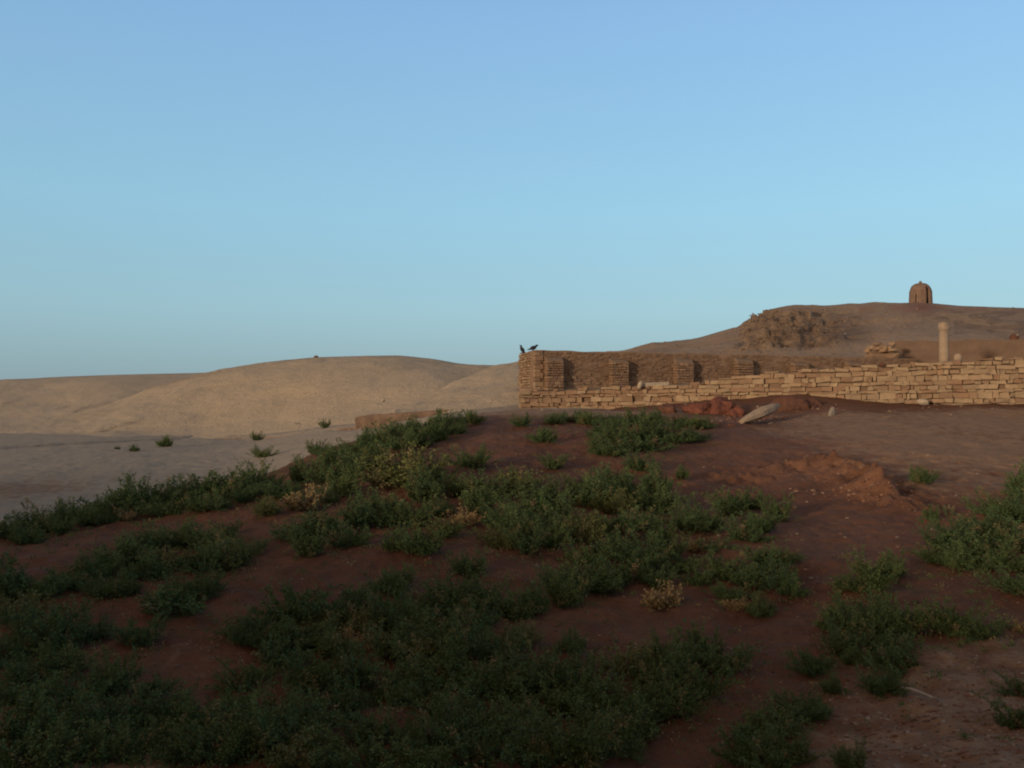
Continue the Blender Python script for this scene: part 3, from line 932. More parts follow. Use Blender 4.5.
o = mb.build('stone_slab', M['column']); o.location = p0
tag(o, 'long pale stone slab lying tilted among red debris below the wall', 'stone slab')
# pointed grey stone
mb = MB(); mb.rock(Vector((0, 0, 0.12)), (0.17, 0.10, 0.40), (0.3, 0.25, 0.2), 2, 4.7, 0.35, Euler((0.1, 0.25, 0.3)).to_matrix())
o = mb.build('pointed_stone', M['grey']); q, d = hit(832, 416); o.location = q
tag(o, 'small grey pointed stone standing upright, right of the red debris', 'stone')
# pale lintel lying on the ledge of the wall
p0, p1 = P(643, 386.8, 55.0), P(669, 385.6, 55.2)
mb = MB(); ax = p1 - p0
mb.box(Vector((0, 0, 0)), ax, Vector((0.1, 0.5, 0)), Vector((0, 0, 0.25)), (0.5, 0.4, 0.29), 0.03)
o = mb.build('lintel', M['pale'], None, 0.03); o.location = p0
tag(o, 'pale stone beam lying flat on the ledge between two buttresses', 'stone beam')
boulder('stone_block', 'pale stone leaning at the left end of the stone beam on the ledge', 'stone', P(640, 385, 54.9), (0.15, 0.2, 0.27), M['pale'], 1.2, (0, 0.4, 0), 2, 0.15)
boulder('stone_block', 'larger pale stone fallen out at the foot of the dry-stone wall, beside a dark hole', 'stone', P(923, 402, 46.2), (0.34, 0.3, 0.2), M['pale'], 5.2, (0, 0.1, 0.4), 2, 0.2)
boulder('stone_block', 'lone white stone on the pale sand below the dune', 'stone', P(383, 400.5, 96), (0.22, 0.2, 0.2), M['pale'], 6.2, (0, 0, 0), 2, 0.2)
boulder('stone_block', 'small dark stone standing up on the dune crest', 'stone', P(316, 357.0, 151), (0.4, 0.3, 0.25), M['dark_earth'], 7.2, (0, 0, 0), 2, 0.2)
boulder('stone_block', 'small dark stone on top of the dry-stone wall, left of the column', 'stone', P(882, 365, 47.5), (0.2, 0.16, 0.12), M['dark_earth'], 9.2, (0, 0, 0), 2, 0.2)


def ridge(name, pts, width, height, mat, seed, seg=70, rough=0.5, sink=0.25, jag=0.3):
    """lumpy bank of earth following pts (x, y, foot height)"""
    pts = [Vector(p) for p in pts]
    lens = [0]
    for a_, b_ in zip(pts[:-1], pts[1:]): lens.append(lens[-1] + (b_ - a_).length)
    v = []; f = []; cs = []
    nq = 17
    for i in range(seg + 1):
        l = lens[-1] * i / seg
        k = max(j for j in range(len(pts) - 1) if lens[j] <= l + 1e-6)
        m = (l - lens[k]) / (lens[k + 1] - lens[k])
        p = pts[k].lerp(pts[k + 1], m)
        t = (pts[k + 1] - pts[k]); t.z = 0; t.normalize(); n = Vector((t.y, -t.x, 0))
        end = min(1.0, i / seg * 7, (1 - i / seg) * 9) ** 0.6
        hk = height * end * (0.8 + jag * mnoise.noise(Vector((l * 0.9, seed, 0))) + 0.6 * jag * mnoise.noise(Vector((l * 3.0, seed, 2))))
        for j in range(nq):
            q = -1 + 2 * j / (nq - 1)
            prof = (1 - abs(q) ** 1.6) if q > 0 else (1 - abs(q) ** 3.5)
            c_ = p + n * q * width * (0.75 + 0.35 * mnoise.noise(Vector((l * 1.2, q, seed))))
            z = hk * prof + rough * height * 0.35 * mnoise.noise(Vector((c_.x * 3.1, c_.y * 3.1, seed))) * (1 - abs(q) ** 4)
            gzv = gz(c_.x, c_.y) if USE_GROUND else p.z
            v.append((c_.x, c_.y, gzv + z - sink * abs(q) ** 3))
    for i in range(seg):
        for j in range(nq - 1):
            f.append((i * nq + j, (i + 1) * nq + j, (i + 1) * nq + j + 1, i * nq + j + 1))
    return mesh_obj(name, v, f, mat, None, False)


USE_GROUND = True
bp = [P(u, v_, d) for u, v_, d in ((356, 417.5, 82), (372, 417.2, 82.5), (400, 415.5, 83), (440, 412.8, 84), (476, 410.8, 85))]
USE_GROUND = False
o = ridge('mudbrick_footing', bp, 0.6, 0.34, M['mudbrick'], 2.0, 80, 0.3, 1.0, 0.12)
tag(o, 'low orange-brown wall footing running across the sand below the dune', 'wall')

# bleached stick
p0, d0 = hit(899, 697); p1, d1 = hit(934, 706)
mb = MB(); ax = p1 - p0; n_ = 8
for i in range(n_ + 1):
    m = i / n_; q = ax * m + Vector((0, 0, 0.07 + 0.03 * math.sin(m * 3))) + Vector((0, 0.02 * math.sin(m * 7), 0))
    r = 0.016 * (1.1 - 0.5 * m)
    for k in range(6):
        a = k * math.pi / 3
        mb.v.append((q.x + 0.2 * r * math.cos(a), q.y + r * math.cos(a), q.z + r * math.sin(a))); mb.c.append((.4, .35, .3))
for i in range(n_):
    for k in range(6): mb.f.append((i * 6 + k, i * 6 + (k + 1) % 6, (i + 1) * 6 + (k + 1) % 6, (i + 1) * 6 + k))
o = mb.build('stick', M['stick']); o.location = p0
tag(o, 'thin bleached stick lying on the gravelly soil at lower right', 'stick')


# ---- two crows on the wall corner
def crow(p, yaw, pitch, label, head_up):
    """spine from tail to beak in local x-z, elliptical sections"""
    secs = [(-0.30, 0.02, 0.010, 0.035), (-0.22, 0.045, 0.016, 0.042), (-0.14, 0.085, 0.04, 0.05), (-0.07, 0.125, 0.075, 0.075), (0.0, 0.16, 0.09, 0.085), (0.07, 0.195, 0.082, 0.075), (0.12, 0.235 , 0.058, 0.05),
            (0.145, 0.275 , 0.044, 0.04), (0.17, 0.31 , 0.046, 0.042), (0.20, 0.318, 0.038, 0.034), (0.225, 0.312, 0.018, 0.015), (0.26, 0.304, 0.012, 0.009), (0.285, 0.296, 0.003, 0.003)]
    v = []; f = []; sg = 12
    cp, sp = math.cos(pitch), math.sin(pitch)
    pts = []
    for x, z, rz_, ry_ in secs:
        x2, z2 = x, z - 0.16
        xr, zr = x2 * cp - z2 * sp, x2 * sp + z2 * cp
        pts.append((xr, zr + 0.16))
    # the head keeps level
    for i in range(len(secs)):
        a_, b_ = pts[max(0, i - 1)], pts[min(len(pts) - 1, i + 1)]
        tx, tz = b_[0] - a_[0], b_[1] - a_[1]; l = math.hypot(tx, tz); nx, nz = -tz / l, tx / l
        for k in range(sg):
            an = 2 * math.pi * k / sg
            v.append((pts[i][0] + nx * 1.2 * secs[i][2] * math.sin(an), 1.2 * secs[i][3] * math.cos(an), pts[i][1] + nz * 1.2 * secs[i][2] * math.sin(an)))
    for i in range(len(secs) - 1):
        for k in range(sg): f.append((i * sg + k, i * sg + (k + 1) % sg, (i + 1) * sg + (k + 1) % sg, (i + 1) * sg + k))
    f += [tuple(reversed(range(sg))), tuple((len(secs) - 1) * sg + k for k in range(sg))]
    # folded wings
    for sd in (-1, 1):
        b0 = len(v)
        for (x, z, y) in ((0.10, 0.20, 0.07), (0.02, 0.235, 0.085), (-0.10, 0.16, 0.075), (-0.25, 0.055, 0.03), (-0.10, 0.085, 0.085), (0.03, 0.12, 0.1)):
            x2, z2 = x, z - 0.16
            v.append((x2 * cp - z2 * sp, sd * y, x2 * sp + z2 * cp + 0.16))
        x2, z2 = -0.03, 0.0
        v.append((x2 * cp - z2 * sp, sd * 0.105, x2 * sp + z2 * cp + 0.16))
        for k in range(6): f.append((b0 + 6, b0 + k, b0 + (k + 1) % 6))
    # legs
    for sd in (-1, 1):
        b0 = len(v)
        for (x, z, r) in ((-0.01, 0.18, 0.018), (0.0, 0.08, 0.008), (0.0, 0.0, 0.008)):
            for k in range(5):
                an = k * 2 * math.pi / 5
                v.append((x + r * math.cos(an), sd * 0.04 + r * math.sin(an), z))
        for i in range(2):
            for k in range(5): f.append((b0 + i * 5 + k, b0 + i * 5 + (k + 1) % 5, b0 + (i + 1) * 5 + (k + 1) % 5, b0 + (i + 1) * 5 + k))
        for ta in (-0.5, 0, 0.5, math.pi):
            b1 = len(v)
            dx, dy = 0.05 * math.cos(ta), 0.05 * math.sin(ta)
            v.extend([(-dy * .15, sd * 0.04 + dx * .15, 0.002), (dy * .15, sd * 0.04 - dx * .15, 0.002), (dx, sd * 0.04 + dy, 0.002), (0, sd * .04, 0.014)])
            f.extend([(b1, b1 + 2, b1 + 3), (b1 + 2, b1 + 1, b1 + 3), (b1 + 1, b1, b1 + 3), (b1, b1 + 1, b1 + 2)])
    o = mesh_obj('crow', v, f, M['feather'], None, True)
    o.location = p; o.rotation_euler = (0, 0, yaw); o.scale = (1.3,) * 3
    return tag(o, label, 'bird', 'crows on the wall corner')


q = P(522.5, 352, 62.6); q.z = 7.98
crow(q, R(172), R(28), 'black crow perched upright at the very corner of the wall, facing left', 0)
q = P(533, 352, 58.5); q.z = 7.90
crow(q, R(-8), R(-8), 'black crow on the wall top facing right, body held level', 0)


# ------------------------------------------------------------------ shrubs
def shrub_mesh(seed, nst, hgt, leaf, per, spread=1.0, dry=False):
    rg = np.random.default_rng(seed)
    LV = []; LC = []; SV = []; SF = []; cur = [0.0]
    def tube(p0, p1, r0, r1):
        b = len(SV); d = p1 - p0; d = d / (np.linalg.norm(d) + 1e-9)
        s = np.cross(d, [0.3, 0.5, 0.8]); s /= np.linalg.norm(s); t = np.cross(d, s)
        for p, r in ((p0, r0), (p1, r1)):
            for k in range(3):
                a = k * 2.094; SV.append(p + r * (math.cos(a) * s + math.sin(a) * t))
        for k in range(3): SF.append((b + k, b + (k + 1) % 3, b + 3 + (k + 1) % 3, b + 3 + k))
    def leaves(p0, p1, n, tone):
        for _ in range(n):
            t = rg.random() ** 0.8
            c = p0 + (p1 - p0) * t + rg.normal(0, 0.012, 3)
            d = (p1 - p0); d = d / (np.linalg.norm(d) + 1e-9)
            ld = d * 0.6 + rg.normal(0, 0.6, 3); ld[2] += 0.25; ld /= np.linalg.norm(ld)
            w = np.cross(ld, rg.normal(0, 1, 3)); w /= np.linalg.norm(w) + 1e-9
            L = leaf * rg.uniform(0.6, 1.4); W = L * rg.uniform(0.2, 0.34)
            LV.extend([c, c + ld * L * 0.5 + w * W, c + ld * L, c + ld * L * 0.5 - w * W])
            k = np.clip(tone + rg.normal(0, 0.22), 0, 1)
            LC.extend([(k, cur[0], k)] * 4)
    for i in range(nst):
        az = rg.random() * 2 * math.pi
        lean = (rg.random() ** 0.6) * 1.25 * spread
        base = np.array([math.cos(az), math.sin(az), 0]) * rg.random() * 0.16
        L = rg.uniform(0.35, 0.6) * (0.75 + 0.35 * math.sin(az * 2 + seed))
        d = np.array([math.cos(az) * math.sin(lean), math.sin(az) * math.sin(lean), math.cos(lean) * hgt])
        p = base.copy(); tone = rg.uniform(0.0, 0.85); cur[0] = float(rg.random() < 0.06) * rg.uniform(0.4, 1)
        nseg = 4
        for s in range(nseg):
            d2 = d + np.array([0, 0, 0.12 * s]) + rg.normal(0, 0.14, 3)
            q = p + d2 / np.linalg.norm(d2) * L / nseg * np.array([1, 1, 1.0])
            q[2] = max(q[2], 0.015)
            tube(p, q, 0.006 * (1 - s / 5), 0.006 * (1 - (s + 1) / 5))
            if s >= 1: leaves(p, q, per, tone)
            for _ in range(3 if s else 1):
                sd = d2 / np.linalg.norm(d2) + rg.normal(0, 0.65, 3); sd[2] += 0.2
                sd /= np.linalg.norm(sd)
                e = p + (q - p) * rg.random(); tl = rg.uniform(0.06, 0.17)
                g = e + sd * tl; g[2] = max(g[2], 0.01)
                tube(e, g, 0.0025, 0.001)
                leaves(e, g, per, tone + 0.12)
            p = q
    nl = len(LV) // 4
    LF = np.arange(nl * 4).reshape(-1, 4)
    return np.array(LV), LF, np.array(LC), SV, SF


def make_shrub(name, seed, nst, hgt, leaf, per, mat, **kw):
    LV, LF, LC, SV, SF = shrub_mesh(seed, nst, hgt, leaf, per, **kw)
    root = empty(name, (0, 0, 0))
    mesh_obj('foliage', LV, LF.tolist(), M[mat], root, False, LC)
    mesh_obj('stems', SV, SF, M['stem'] if mat != 'leaf_dry' else M['leaf_dry'], root, False)
    return root


def copy_tree(o):
    c = o.copy(); COL.objects.link(c)
    for ch in o.children:
        d = ch.copy(); COL.objects.link(d); d.parent = c
    return c


GREEN = [make_shrub('shrub', 100 + i, n, h, lf, per, 'leaf', spread=sp) for i, (n, h, lf, per, sp) in enumerate(
    [(50, 1.0, 0.028, 12, 1.0), (56, 0.85, 0.026, 12, 1.0), (44, 1.3, 0.029, 12, 0.8), (54, 0.7, 0.026, 12, 1.12), (60, 0.9, 0.027, 11, 1.0), (38, 1.1, 0.03, 13, 0.95), (30, 0.9, 0.03, 12, 1.1), (48, 1.5, 0.026, 12, 0.75)])]
OLIVE = [make_shrub('shrub', 200 + i, n, h, lf, per, 'leaf_olive', spread=sp) for i, (n, h, lf, per, sp) in enumerate(
    [(48, 0.9, 0.032, 8, 1.0), (44, 1.1, 0.034, 8, 0.9)])]
DRY = [make_shrub('dry_shrub', 300 + i, n, h, lf, per, 'leaf_dry', spread=sp) for i, (n, h, lf, per, sp) in enumerate(
    [(42, 0.95, 0.06, 4, 1.0), (34, 0.8, 0.055, 3, 1.0)])]
protos_used = set()


def put(kind, u, v, w, label, group, zs=1.0):
    lst = {'g': GREEN, 'o': OLIVE, 'd': DRY}[kind]
    pr = random.choice(lst)
    p, d = hit(u, v + w * 0.16)
    sc = w * d / F / 0.92
    if pr.name not in protos_used:
        o = pr; protos_used.add(pr.name)
    else:
        o = copy_tree(pr)
    o.location = p - Vector((0, 0, 0.02))
    o.rotation_euler = (0, 0, random.uniform(0, 6.28))
    hz = sc * zs * random.uniform(0.8, 1.15)
    o.scale = (sc * random.uniform(0.9, 1.15), sc * random.uniform(0.9, 1.15), hz)
    tag(o, label, 'dry shrub' if kind == 'd' else 'shrub', group)
    return o


REG = {
    'left': ('dark green shrub in the hedge-like band along the left mound foot, before the grey flat', 'shrubs along the left foot of the mound'),
    'crest': ('dark green shrub in the thicket on the left crest, against the pale sand', 'shrubs of the left crest thicket'),
    'wallcrest': ('green shrub in the clump on the mound top below the buttressed wall', 'shrubs on the mound top below the wall'),
    'll': ('dark green shrub in the deeply shaded thicket filling the lower left corner', 'shrubs of the lower left thicket'),
    'lm': ('green shrub in the loose belt across the left slope, between two bare strips', 'shrubs of the left slope belt'),
    'bot': ('dark green shrub in the dense shaded thicket at the bottom centre', 'shrubs of the bottom centre thicket'),
    'mid': ('green shrub among the crowded shrubs in the middle of the red slope', 'shrubs in the middle of the slope'),
    'midr': ('green shrub in the bushy belt right of the middle, below the bare red slope', 'shrubs right of the middle'),
    'right': ('green shrub in the large clump at the right edge, beside bare brown soil', 'shrubs of the right edge clump'),
    'lr': ('green shrub in the scattered patch at lower right above the gravel', 'shrubs of the lower right patch'),
    'br': ('dark green shrub of the ragged group at the bottom, left of the gravelly ground', 'shrubs at the bottom right'),
}
S = []
def add(reg, items, kind='g'):
    for it in items: S.append((reg, kind) + tuple(it))
add('left', [(12, 530, 42), (42, 523, 42), (72, 516, 40), (100, 509, 40), (128, 503, 38), (155, 498, 36), (182, 494, 36), (206, 491, 34), (232, 489, 36), (256, 483, 40), (272, 488, 30), (30, 535, 36), (90, 519, 34), (118, 513, 34), (170, 506, 34), (215, 502, 32), (245, 496, 30), (60, 527, 30), (200, 508, 26)])
add('crest', [(316, 449, 26), (335, 453, 28), (352, 447, 28), (368, 443, 30), (384, 435, 30), (402, 430, 32), (420, 428, 32), (438, 425, 32), (455, 421, 30), (472, 419, 24), (396, 443, 30), (376, 452, 28), (420, 439, 30), (440, 436, 28), (356, 458, 26), (458, 430, 22), (330, 462, 26)])
add('lm', [(330, 474, 36), (300, 477, 34), (350, 472, 32), (284, 490, 30), (345, 488, 34), (322, 495, 30), (10, 592, 50), (40, 590, 46), (70, 580, 48), (98, 570, 46), (124, 556, 42), (150, 546, 42), (172, 536, 40), (200, 541, 40), (214, 560, 42), (245, 548, 32), (146, 571, 40), (128, 586, 36), (170, 602, 56), (190, 590, 40), (135, 636, 44), (226, 530, 30), (105, 590, 36)])
add('lm', [(160, 562, 34), (235, 560, 34), (222, 547, 34), (268, 510, 34), (18, 612, 40)], 'o')
add('ll', [(35, 628, 56), (12, 650, 50), (62, 642, 48), (90, 630, 36), (112, 682, 54), (86, 697, 50), (30, 670, 54), (62, 668, 46), (8, 690, 50), (42, 700, 56), (70, 722, 60), (20, 730, 60), (110, 722, 60), (146, 716, 56), (180, 724, 60), (216, 720, 56), (140, 745, 60), (60, 752, 64), (15, 760, 60), (196, 748, 60), (232, 748, 60), (150, 692, 44), (250, 712, 54), (100, 752, 44)])
add('bot', [(295, 607, 50), (267, 624, 48), (330, 613, 50), (308, 636, 52), (393, 587, 46), (363, 599, 46), (410, 616, 52), (386, 622, 48), (459, 597, 46), (486, 598, 46), (513, 610, 44), (392, 652, 54), (418, 633, 52), (459, 640, 54), (436, 606, 44), (500, 657, 56), (431, 671, 58), (281, 655, 52), (251, 677, 54), (317, 680, 56), (250, 632, 44), (393, 690, 58), (356, 676, 50), (295, 712, 60), (340, 706, 54), (472, 677, 58), (500, 686, 58), (481, 720, 62), (513, 726, 62), (440, 700, 56), (366, 732, 58), (254, 740, 62), (295, 738, 62), (330, 752, 60), (472, 748, 64), (418, 763, 60), (440, 735, 52), (335, 648, 46), (470, 618, 46), (516, 684, 56), (538, 670, 54), (568, 677, 54), (568, 646, 36), (555, 698, 58), (527, 726, 60), (596, 726, 62), (604, 708, 56), (555, 752, 62), (582, 758, 62), (516, 753, 60), (637, 726, 54), (642, 708, 54), (670, 699, 54), (697, 687, 58), (653, 678, 52), (670, 662, 50), (702, 651, 52), (719, 660, 46), (400, 735, 36), (680, 675, 50), (580, 690, 50), (620, 740, 50), (380, 760, 50)])
add('bot', [(631, 662, 52), (300, 755, 60), (350, 625, 46), (440, 655, 48), (520, 640, 40)], 'o')
add('mid', [(472, 461, 42), (425, 493, 46), (492, 491, 44), (502, 516, 46), (330, 526, 56), (388, 518, 44), (404, 541, 52), (380, 506, 40), (303, 533, 44), (415, 518, 44), (440, 508, 38), (467, 568, 38), (310, 548, 44), (350, 540, 44), (425, 548, 38), (360, 520, 44), (526, 506, 44), (513, 530, 46), (552, 511, 44), (578, 496, 44), (540, 492, 40), (578, 521, 44), (610, 479, 42), (630, 490, 42), (656, 490, 40), (600, 497, 42), (635, 518, 44), (612, 526, 44), (641, 466, 34), (590, 484, 36), (526, 547, 46), (550, 540, 44), (560, 526, 42), (586, 557, 48), (620, 545, 44), (660, 505, 38), (640, 498, 40), (480, 505, 40), (455, 487, 36), (530, 525, 42)])
add('mid', [(404, 474, 64), (385, 478, 48), (430, 480, 44), (580, 537, 40), (464, 492, 40), (500, 540, 40), (445, 530, 36), (612, 505, 40), (520, 483, 44), (375, 462, 36)], 'o')
add('wallcrest', [(556, 420, 24), (572, 418, 24), (590, 418, 26), (606, 419, 26), (622, 419, 26), (640, 420, 26), (656, 421, 24), (600, 432, 34), (617, 438, 36), (636, 435, 36), (655, 434, 34), (672, 436, 34), (690, 434, 30), (610, 448, 34), (630, 446, 34), (652, 444, 30), (690, 421, 24), (676, 424, 24), (598, 444, 28), (704, 424, 20)])
add('midr', [(640, 558, 48), (625, 573, 50), (591, 578, 48), (660, 536, 44), (672, 551, 46), (687, 521, 44), (706, 524, 34), (726, 571, 46), (747, 578, 46), (735, 508, 44), (752, 504, 30), (745, 534, 46), (777, 515, 40), (762, 524, 36), (604, 584, 48), (568, 597, 48), (535, 607, 46), (732, 594, 34), (778, 578, 48), (790, 592, 36), (781, 556, 34), (700, 580, 34), (655, 578, 42), (716, 545, 30), (760, 560, 38), (682, 565, 40), (556, 585, 42)])
add('right', [(1000, 508, 50), (975, 530, 52), (950, 546, 50), (1012, 536, 56), (985, 556, 52), (938, 555, 40), (1016, 580, 50), (1024, 510, 50), (1020, 558, 50), (960, 560, 40), (1030, 490, 50), (992, 530, 44)])
add('lr', [(876, 578, 52), (858, 584, 38), (892, 572, 36), (879, 609, 46), (864, 622, 56), (900, 625, 48), (840, 622, 44), (858, 654, 50), (897, 658, 50), (880, 640, 44), (816, 664, 46), (836, 648, 36), (880, 682, 40), (962, 625, 54), (985, 630, 36), (945, 628, 34), (830, 690, 30)])
add('br', [(796, 708, 58), (778, 726, 56), (769, 755, 56), (757, 731, 50), (746, 753, 52), (790, 752, 40), (1016, 717, 48), (1022, 685, 44), (849, 762, 50), (815, 712, 36)])
for it in S:
    reg, kind, u, v_, w = it
    lab, grp = REG[reg]
    if kind == 'o':
        lab = lab.replace('dark green', 'yellowish green').replace('green shrub', 'yellowish green shrub', 1) if 'dark green' not in lab else lab.replace('dark green', 'yellowish green')
    put(kind, u + random.uniform(-2, 2), v_ + random.uniform(-1.5, 1.5), w * random.uniform(1.0, 1.25) * {'bot': 1.2, 'll': 1.22, 'lm': 1.22, 'br': 1.1, 'mid': 1.1, 'crest': 1.15, 'left': 1.22, 'wallcrest': 1.18, 'right': 1.15, 'lr': 1.08}.get(reg, 1.05), lab, grp, {'crest': 0.85, 'left': 0.9, 'right': 0.8, 'wallcrest': 0.75}.get(reg, 0.88))

ALONE = [('g', 521, 423, 22, 'small green shrub alone at the left rim of the mound top, below the wall corner'),
         ('g', 544, 438, 34, 'low wide green shrub alone on red soil, nearest below the wall-corner clump'),
         ('g', 552, 464, 30, 'upright green shrub alone on red soil above the middle thicket'),
         ('g', 682, 475, 24, 'small green tuft alone on the bare red slope right of the middle thicket'),
         ('g', 923, 477, 34, 'green shrub alone on the grey-brown plain, just right of the clay bank'),
         ('g', 932, 519, 22, 'tiny green tuft on bare soil between the clay bank and the right edge clump'),
         ('g', 263, 454, 22, 'largest of the green shrubs on the sand left of the mound crest'),
         ('g', 257, 438, 14, 'small green shrub on the sand just above the largest one left of the crest'),
         ('g', 300, 427, 13, 'left one of two small green shrubs on the dark line across the sand'),
         ('g', 325, 426, 14, 'right one of two small green shrubs on the dark line across the sand'),
         ('g', 372, 423, 14, 'small green shrub on the sand directly behind the crest thicket'),
         ('g', 117, 448, 8, 'tiniest shrub at the left end of the row on the far flat below the dune'),
         ('g', 134, 449, 15, 'small shrub in the middle of the row on the far flat below the dune'),
         ('g', 165, 444, 19, 'widest shrub at the right end of the row on the far flat below the dune'),
         ('g', 760, 613, 34, 'small green shrub right of two dry tufts, below the right belt'),
         ('d', 664, 600, 46, 'large round straw-coloured dry shrub on bare red soil right of the middle'),
         ('d', 735, 606, 24, 'small straw-coloured dry tuft right of the large round dry shrub'),
         ('d', 696, 547, 30, 'straw-coloured dry tuft caught between green shrubs right of the middle'),
         ('d', 354, 646, 44, 'brownish dry shrub inside the dark bottom thicket'),
         ('d', 305, 503, 46, 'yellow-brown half dry shrub on the left slope below the crest thicket'),
         ('d', 464, 519, 34, 'brown dry shrub in the middle of the slope beside bare soil'),
         ('d', 126, 518, 22, 'small orange dry tuft in the band at the left foot of the mound'),
         ('d', 848, 640, 24, 'small tan dry tuft inside the lower right patch'),
         ('d', 1019, 628, 24, 'tan dry tuft at the right edge above the gravel')]
for kind, u, v_, w, lab in ALONE: put(kind, u, v_, w, lab, None)
for pr in GREEN + OLIVE + DRY:
    if pr.name not in protos_used:
        for ch in list(pr.children): bpy.data.objects.remove(ch)
        bpy.data.objects.remove(pr)

# ------------------------------------------------------------------ small weeds between the shrubs, countless
LV = []; LC = []
rg = np.random.default_rng(77)
spots = [(u, v_, w) for _, _, u, v_, w in S]
for _ in range(2600):
    if random.random() < 0.86:
        u, v_, w = random.choice(spots)
        a = random.uniform(0, 6.28); r = w * random.uniform(0.3, 1.3)
        u += r * math.cos(a); v_ += w * 0.25 + r * 0.38 * math.sin(a)
    else:
        u, v_ = random.uniform(0, 1000), random.triangular(430, 768, 620)
        if u > 700 and v_ < 560: continue
    if not (-20 < u < 1044) or v_ > 790: continue
    p, d = hit(u, v_, 60)
    if d > 45: continue
    h = random.uniform(0.03, 0.15); n_ = int(rg.integers(10, 26)); tone = rg.random(); dry = float(rg.random() < 0.22)
    for _k in range(n_):
        a = rg.random() * 6.28; ln_ = rg.uniform(0.1, 1.2)
        dr = np.array([math.cos(a) * math.sin(ln_), math.sin(a) * math.sin(ln_), math.cos(ln_)])
        c0 = np.array(p) + dr * h * rg.uniform(0.0, 0.9) + np.array([rg.normal(0, h * .5), rg.normal(0, h * .5), 0])
        w_ = np.cross(dr, rg.normal(0, 1, 3)); w_ /= np.linalg.norm(w_) + 1e-9
        L = rg.uniform(0.02, 0.05); W = L * rg.uniform(0.16, 0.3)
        LV.extend([c0, c0 + dr * L * .5 + w_ * W, c0 + dr * L, c0 + dr * L * .5 - w_ * W])
        k_ = float(np.clip(tone + rg.normal(0, .2), 0, 1)); LC.extend([(k_, dry * rg.uniform(.5, 1), k_)] * 4)
tag(mesh_obj('weeds', LV, np.arange(len(LV)).reshape(-1, 4).tolist(), M['leaf'], None, False, LC), 'sparse small weeds sprouting on the red soil around the shrubs', 'weeds', kind='stuff')

# ------------------------------------------------------------------ loose stones and clods, countless
mb = MB()
unit = []
for k in range(6):
    b_ = MB(); b_.rock(Vector((0, 0, 0)), (1, 0.8, 0.6), (0, 0, 0), 1, k * 3.3, 0.5); unit.append((b_.v, b_.f))
def pebbles(n, region, smin, smax, cols):
    for _ in range(n):
        u, v_ = region()
        p, d = hit(u, v_, 60)
        if d > 55: continue
        s = random.uniform(smin, smax) * random.uniform(0.5, 1)
        V, Fc = random.choice(unit); b0 = len(mb.v); c = random.choice(cols); a = random.uniform(0, 6.28); ca, sa = math.cos(a), math.sin(a)
        for q in V:
            mb.v.append((p.x + s * (q[0] * ca - q[1] * sa), p.y + s * (q[0] * sa + q[1] * ca), p.z + s * q[2] - s * 0.05)); mb.c.append(c)
        for q in Fc: mb.f.append(tuple(b0 + e for e in q))
SOILC = [(0.15, 0.07, 0.045), (0.11, 0.05, 0.032), (0.18, 0.09, 0.06)]
STC = [(0.22, 0.165, 0.12), (0.17, 0.125, 0.09), (0.27, 0.21, 0.16), (0.14, 0.095, 0.07)]
pebbles(900, lambda: (random.uniform(830, 1024), random.triangular(630, 775, 760)), 0.01, 0.045, STC + SOILC)
pebbles(500, lambda: (random.uniform(0, 1024), random.uniform(560, 768)), 0.012, 0.04, SOILC + STC[:2])
pebbles(500, lambda: (random.uniform(300, 1024), random.triangular(415, 600, 480)), 0.015, 0.07, SOILC + STC)
pebbles(110, lambda: (random.gauss(862, 34), random.gauss(489, 9)), 0.02, 0.09, [(0.2, 0.09, 0.05), (0.17, 0.08, 0.05), (0.24, 0.14, 0.09)])
pebbles(120, lambda: (random.gauss(735, 28), random.gauss(421, 3)), 0.04, 0.16, [(0.17, 0.065, 0.04), (0.13, 0.055, 0.035), (0.2, 0.13, 0.09)])
pebbles(90, lambda: (random.uniform(530, 1020), random.gauss(408, 3)), 0.03, 0.12, [(0.28, 0.19, 0.125), (0.2, 0.13, 0.085), (0.36, 0.27, 0.18)])
pebbles(70, lambda: (random.gauss(205, 35), random.gauss(655, 22)), 0.01, 0.04, STC[1:2] + STC[3:] + SOILC)
pebbles(1200, lambda: (random.uniform(0, 1024), random.triangular(450, 768, 700)), 0.008, 0.03, SOILC + STC[3:])
tag(mb.build('loose_stones', M['pebble']), 'loose stones and clods strewn over the red soil and gravel', 'stones', kind='stuff')

mb = MB()
for _ in range(170):
    u, v_ = random.uniform(0, 1024), random.triangular(470, 768, 650)
    p, d = hit(u, v_, 40)
    a = random.uniform(0, 6.28); L = random.uniform(0.04, 0.2); r = random.uniform(0.002, 0.005)
    e = Vector((math.cos(a), math.sin(a), 0)); z1 = gz(p.x + e.x * L, p.y + e.y * L) - p.z
    e = e * L + Vector((0, 0, z1 + random.uniform(0, 0.03)))
    sd = Vector((-math.sin(a), math.cos(a), 0)) * r * 2
    mb.box(p + Vector((0, 0, 0.006)), e, sd, Vector((0, 0, r * 2)), random.choice([(0.16, 0.115, 0.07), (0.12, 0.08, 0.05), (0.2, 0.15, 0.095)]), 0.004)
tag(mb.build('twig_litter', M['pebble']), 'dry twigs and straw littering the red soil between the shrubs', 'twigs', kind='stuff')

# ------------------------------------------------------------------ light, sky, camera
sun = bpy.data.lights.new('sun', 'SUN'); sun.energy = 2.7; sun.angle = R(4.2); sun.color = (1.0, 0.80, 0.60)
so = link(bpy.data.objects.new('sun', sun))
dirv = Vector((LX * math.cos(SUN_EL), LY * math.cos(SUN_EL), -math.sin(SUN_EL)))
so.rotation_euler = dirv.to_track_quat('-Z', 'Y').to_euler()

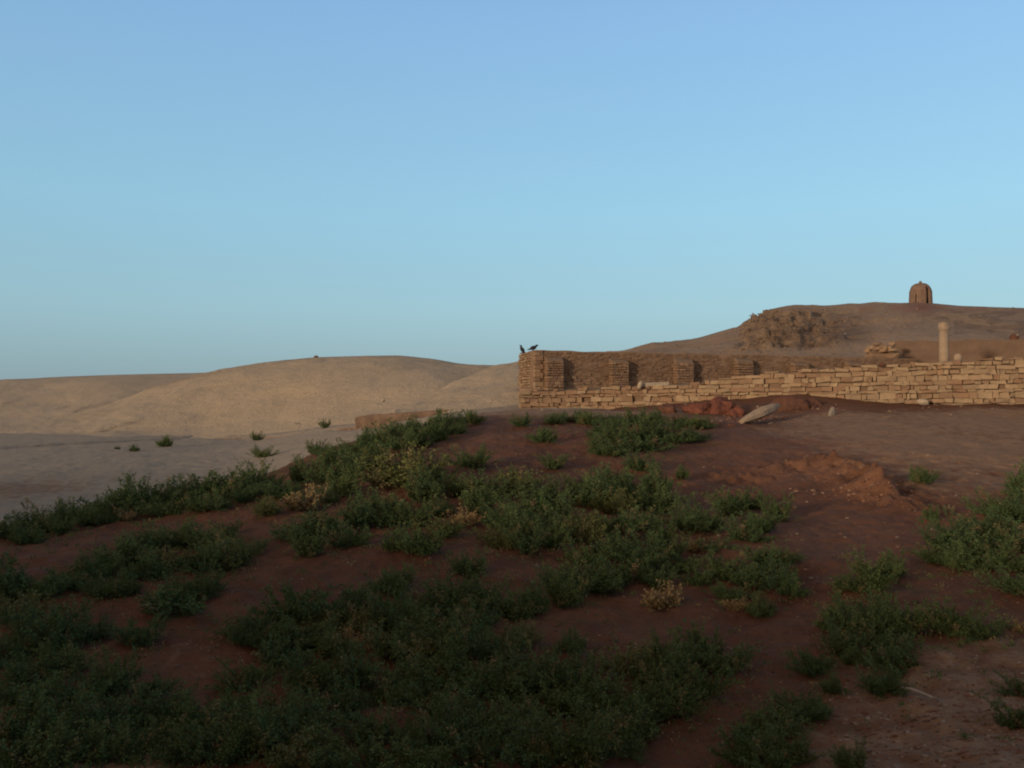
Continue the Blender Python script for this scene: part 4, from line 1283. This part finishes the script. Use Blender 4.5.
GLOW = 0.72
w = bpy.data.worlds.new('World'); SC.world = w; w.use_nodes = True
nt = w.node_tree
sky = nt.nodes.new('ShaderNodeTexSky'); sky.sky_type = 'NISHITA'; sky.sun_disc = False
sky.sun_elevation = SUN_EL; sky.sun_rotation = math.atan2(-LX, -LY)
sky.air_density = 1.0; sky.dust_density = 1.2; sky.ozone_density = 1.5
bg = nt.nodes['Background']; bg.inputs['Strength'].default_value = 0.15
tc = N(nt, 'ShaderNodeTexCoord'); sx = N(nt, 'ShaderNodeSeparateXYZ'); nt.links.new(tc.outputs['Generated'], sx.inputs[0])
def lin(c): return tuple(((x / 255 + 0.055) / 1.055) ** 2.4 for x in c)
rm = ramp(nt, sx.outputs['Z'], [(0.0, lin((145, 170, 180))), (0.03, lin((149, 181, 193))), (0.09, lin((159, 200, 215))), (0.20, lin((156, 207, 233))), (0.40, lin((142, 189, 234))), (0.60, lin((112, 134, 165))), (1.0, lin((84, 98, 122)))])
mr = N(nt, 'ShaderNodeMapRange'); nt.links.new(sx.outputs['X'], mr.inputs['Value'])
for k_, v_ in (('From Min', -0.6), ('From Max', 0.6), ('To Min', 0.89), ('To Max', 1.10)): mr.inputs[k_].default_value = v_
sc_ = N(nt, 'ShaderNodeMath', operation='MULTIPLY'); nt.links.new(mr.outputs[0], sc_.inputs[0]); sc_.inputs[1].default_value = 1 / 0.15
vm = N(nt, 'ShaderNodeVectorMath', operation='SCALE'); nt.links.new(rm, vm.inputs[0]); nt.links.new(sc_.outputs[0], vm.inputs['Scale'])
# the glow round the setting sun, behind the camera
dp = N(nt, 'ShaderNodeVectorMath', operation='DOT_PRODUCT'); nt.links.new(tc.outputs['Generated'], dp.inputs[0]); dp.inputs[1].default_value = (-LX * 0.97, -LY * 0.97, 0.25)
gr = N(nt, 'ShaderNodeMapRange', interpolation_type='SMOOTHSTEP'); nt.links.new(dp.outputs['Value'], gr.inputs['Value'])
for k_, v_ in (('From Min', 0.0), ('From Max', 1.0), ('To Min', 0.0), ('To Max', 1.0)): gr.inputs[k_].default_value = v_
glow = mixc(nt, gr.outputs[0], vm.outputs[0], tuple(GLOW * x / 0.15 for x in (1.0, 0.66, 0.40)))
nt.links.new(mixc(nt, 0.88, sky.outputs[0], glow), bg.inputs['Color'])

cam = bpy.data.cameras.new('camera'); co_ = link(bpy.data.objects.new('camera', cam))
cam.sensor_width = 36; cam.lens = 36 * F / 1024; cam.clip_end = 20000; cam.clip_start = 0.1
co_.location = (0, 0, ZC); co_.rotation_euler = (math.pi / 2 + PITCH, 0, 0)
SC.camera = co_
SC.view_settings.view_transform = 'Standard'; SC.view_settings.look = 'None'; SC.view_settings.gamma = 1.0
SC.view_settings.exposure = 0.0
SC.render.engine = 'CYCLES'
SC.cycles.filter_width = 2.0
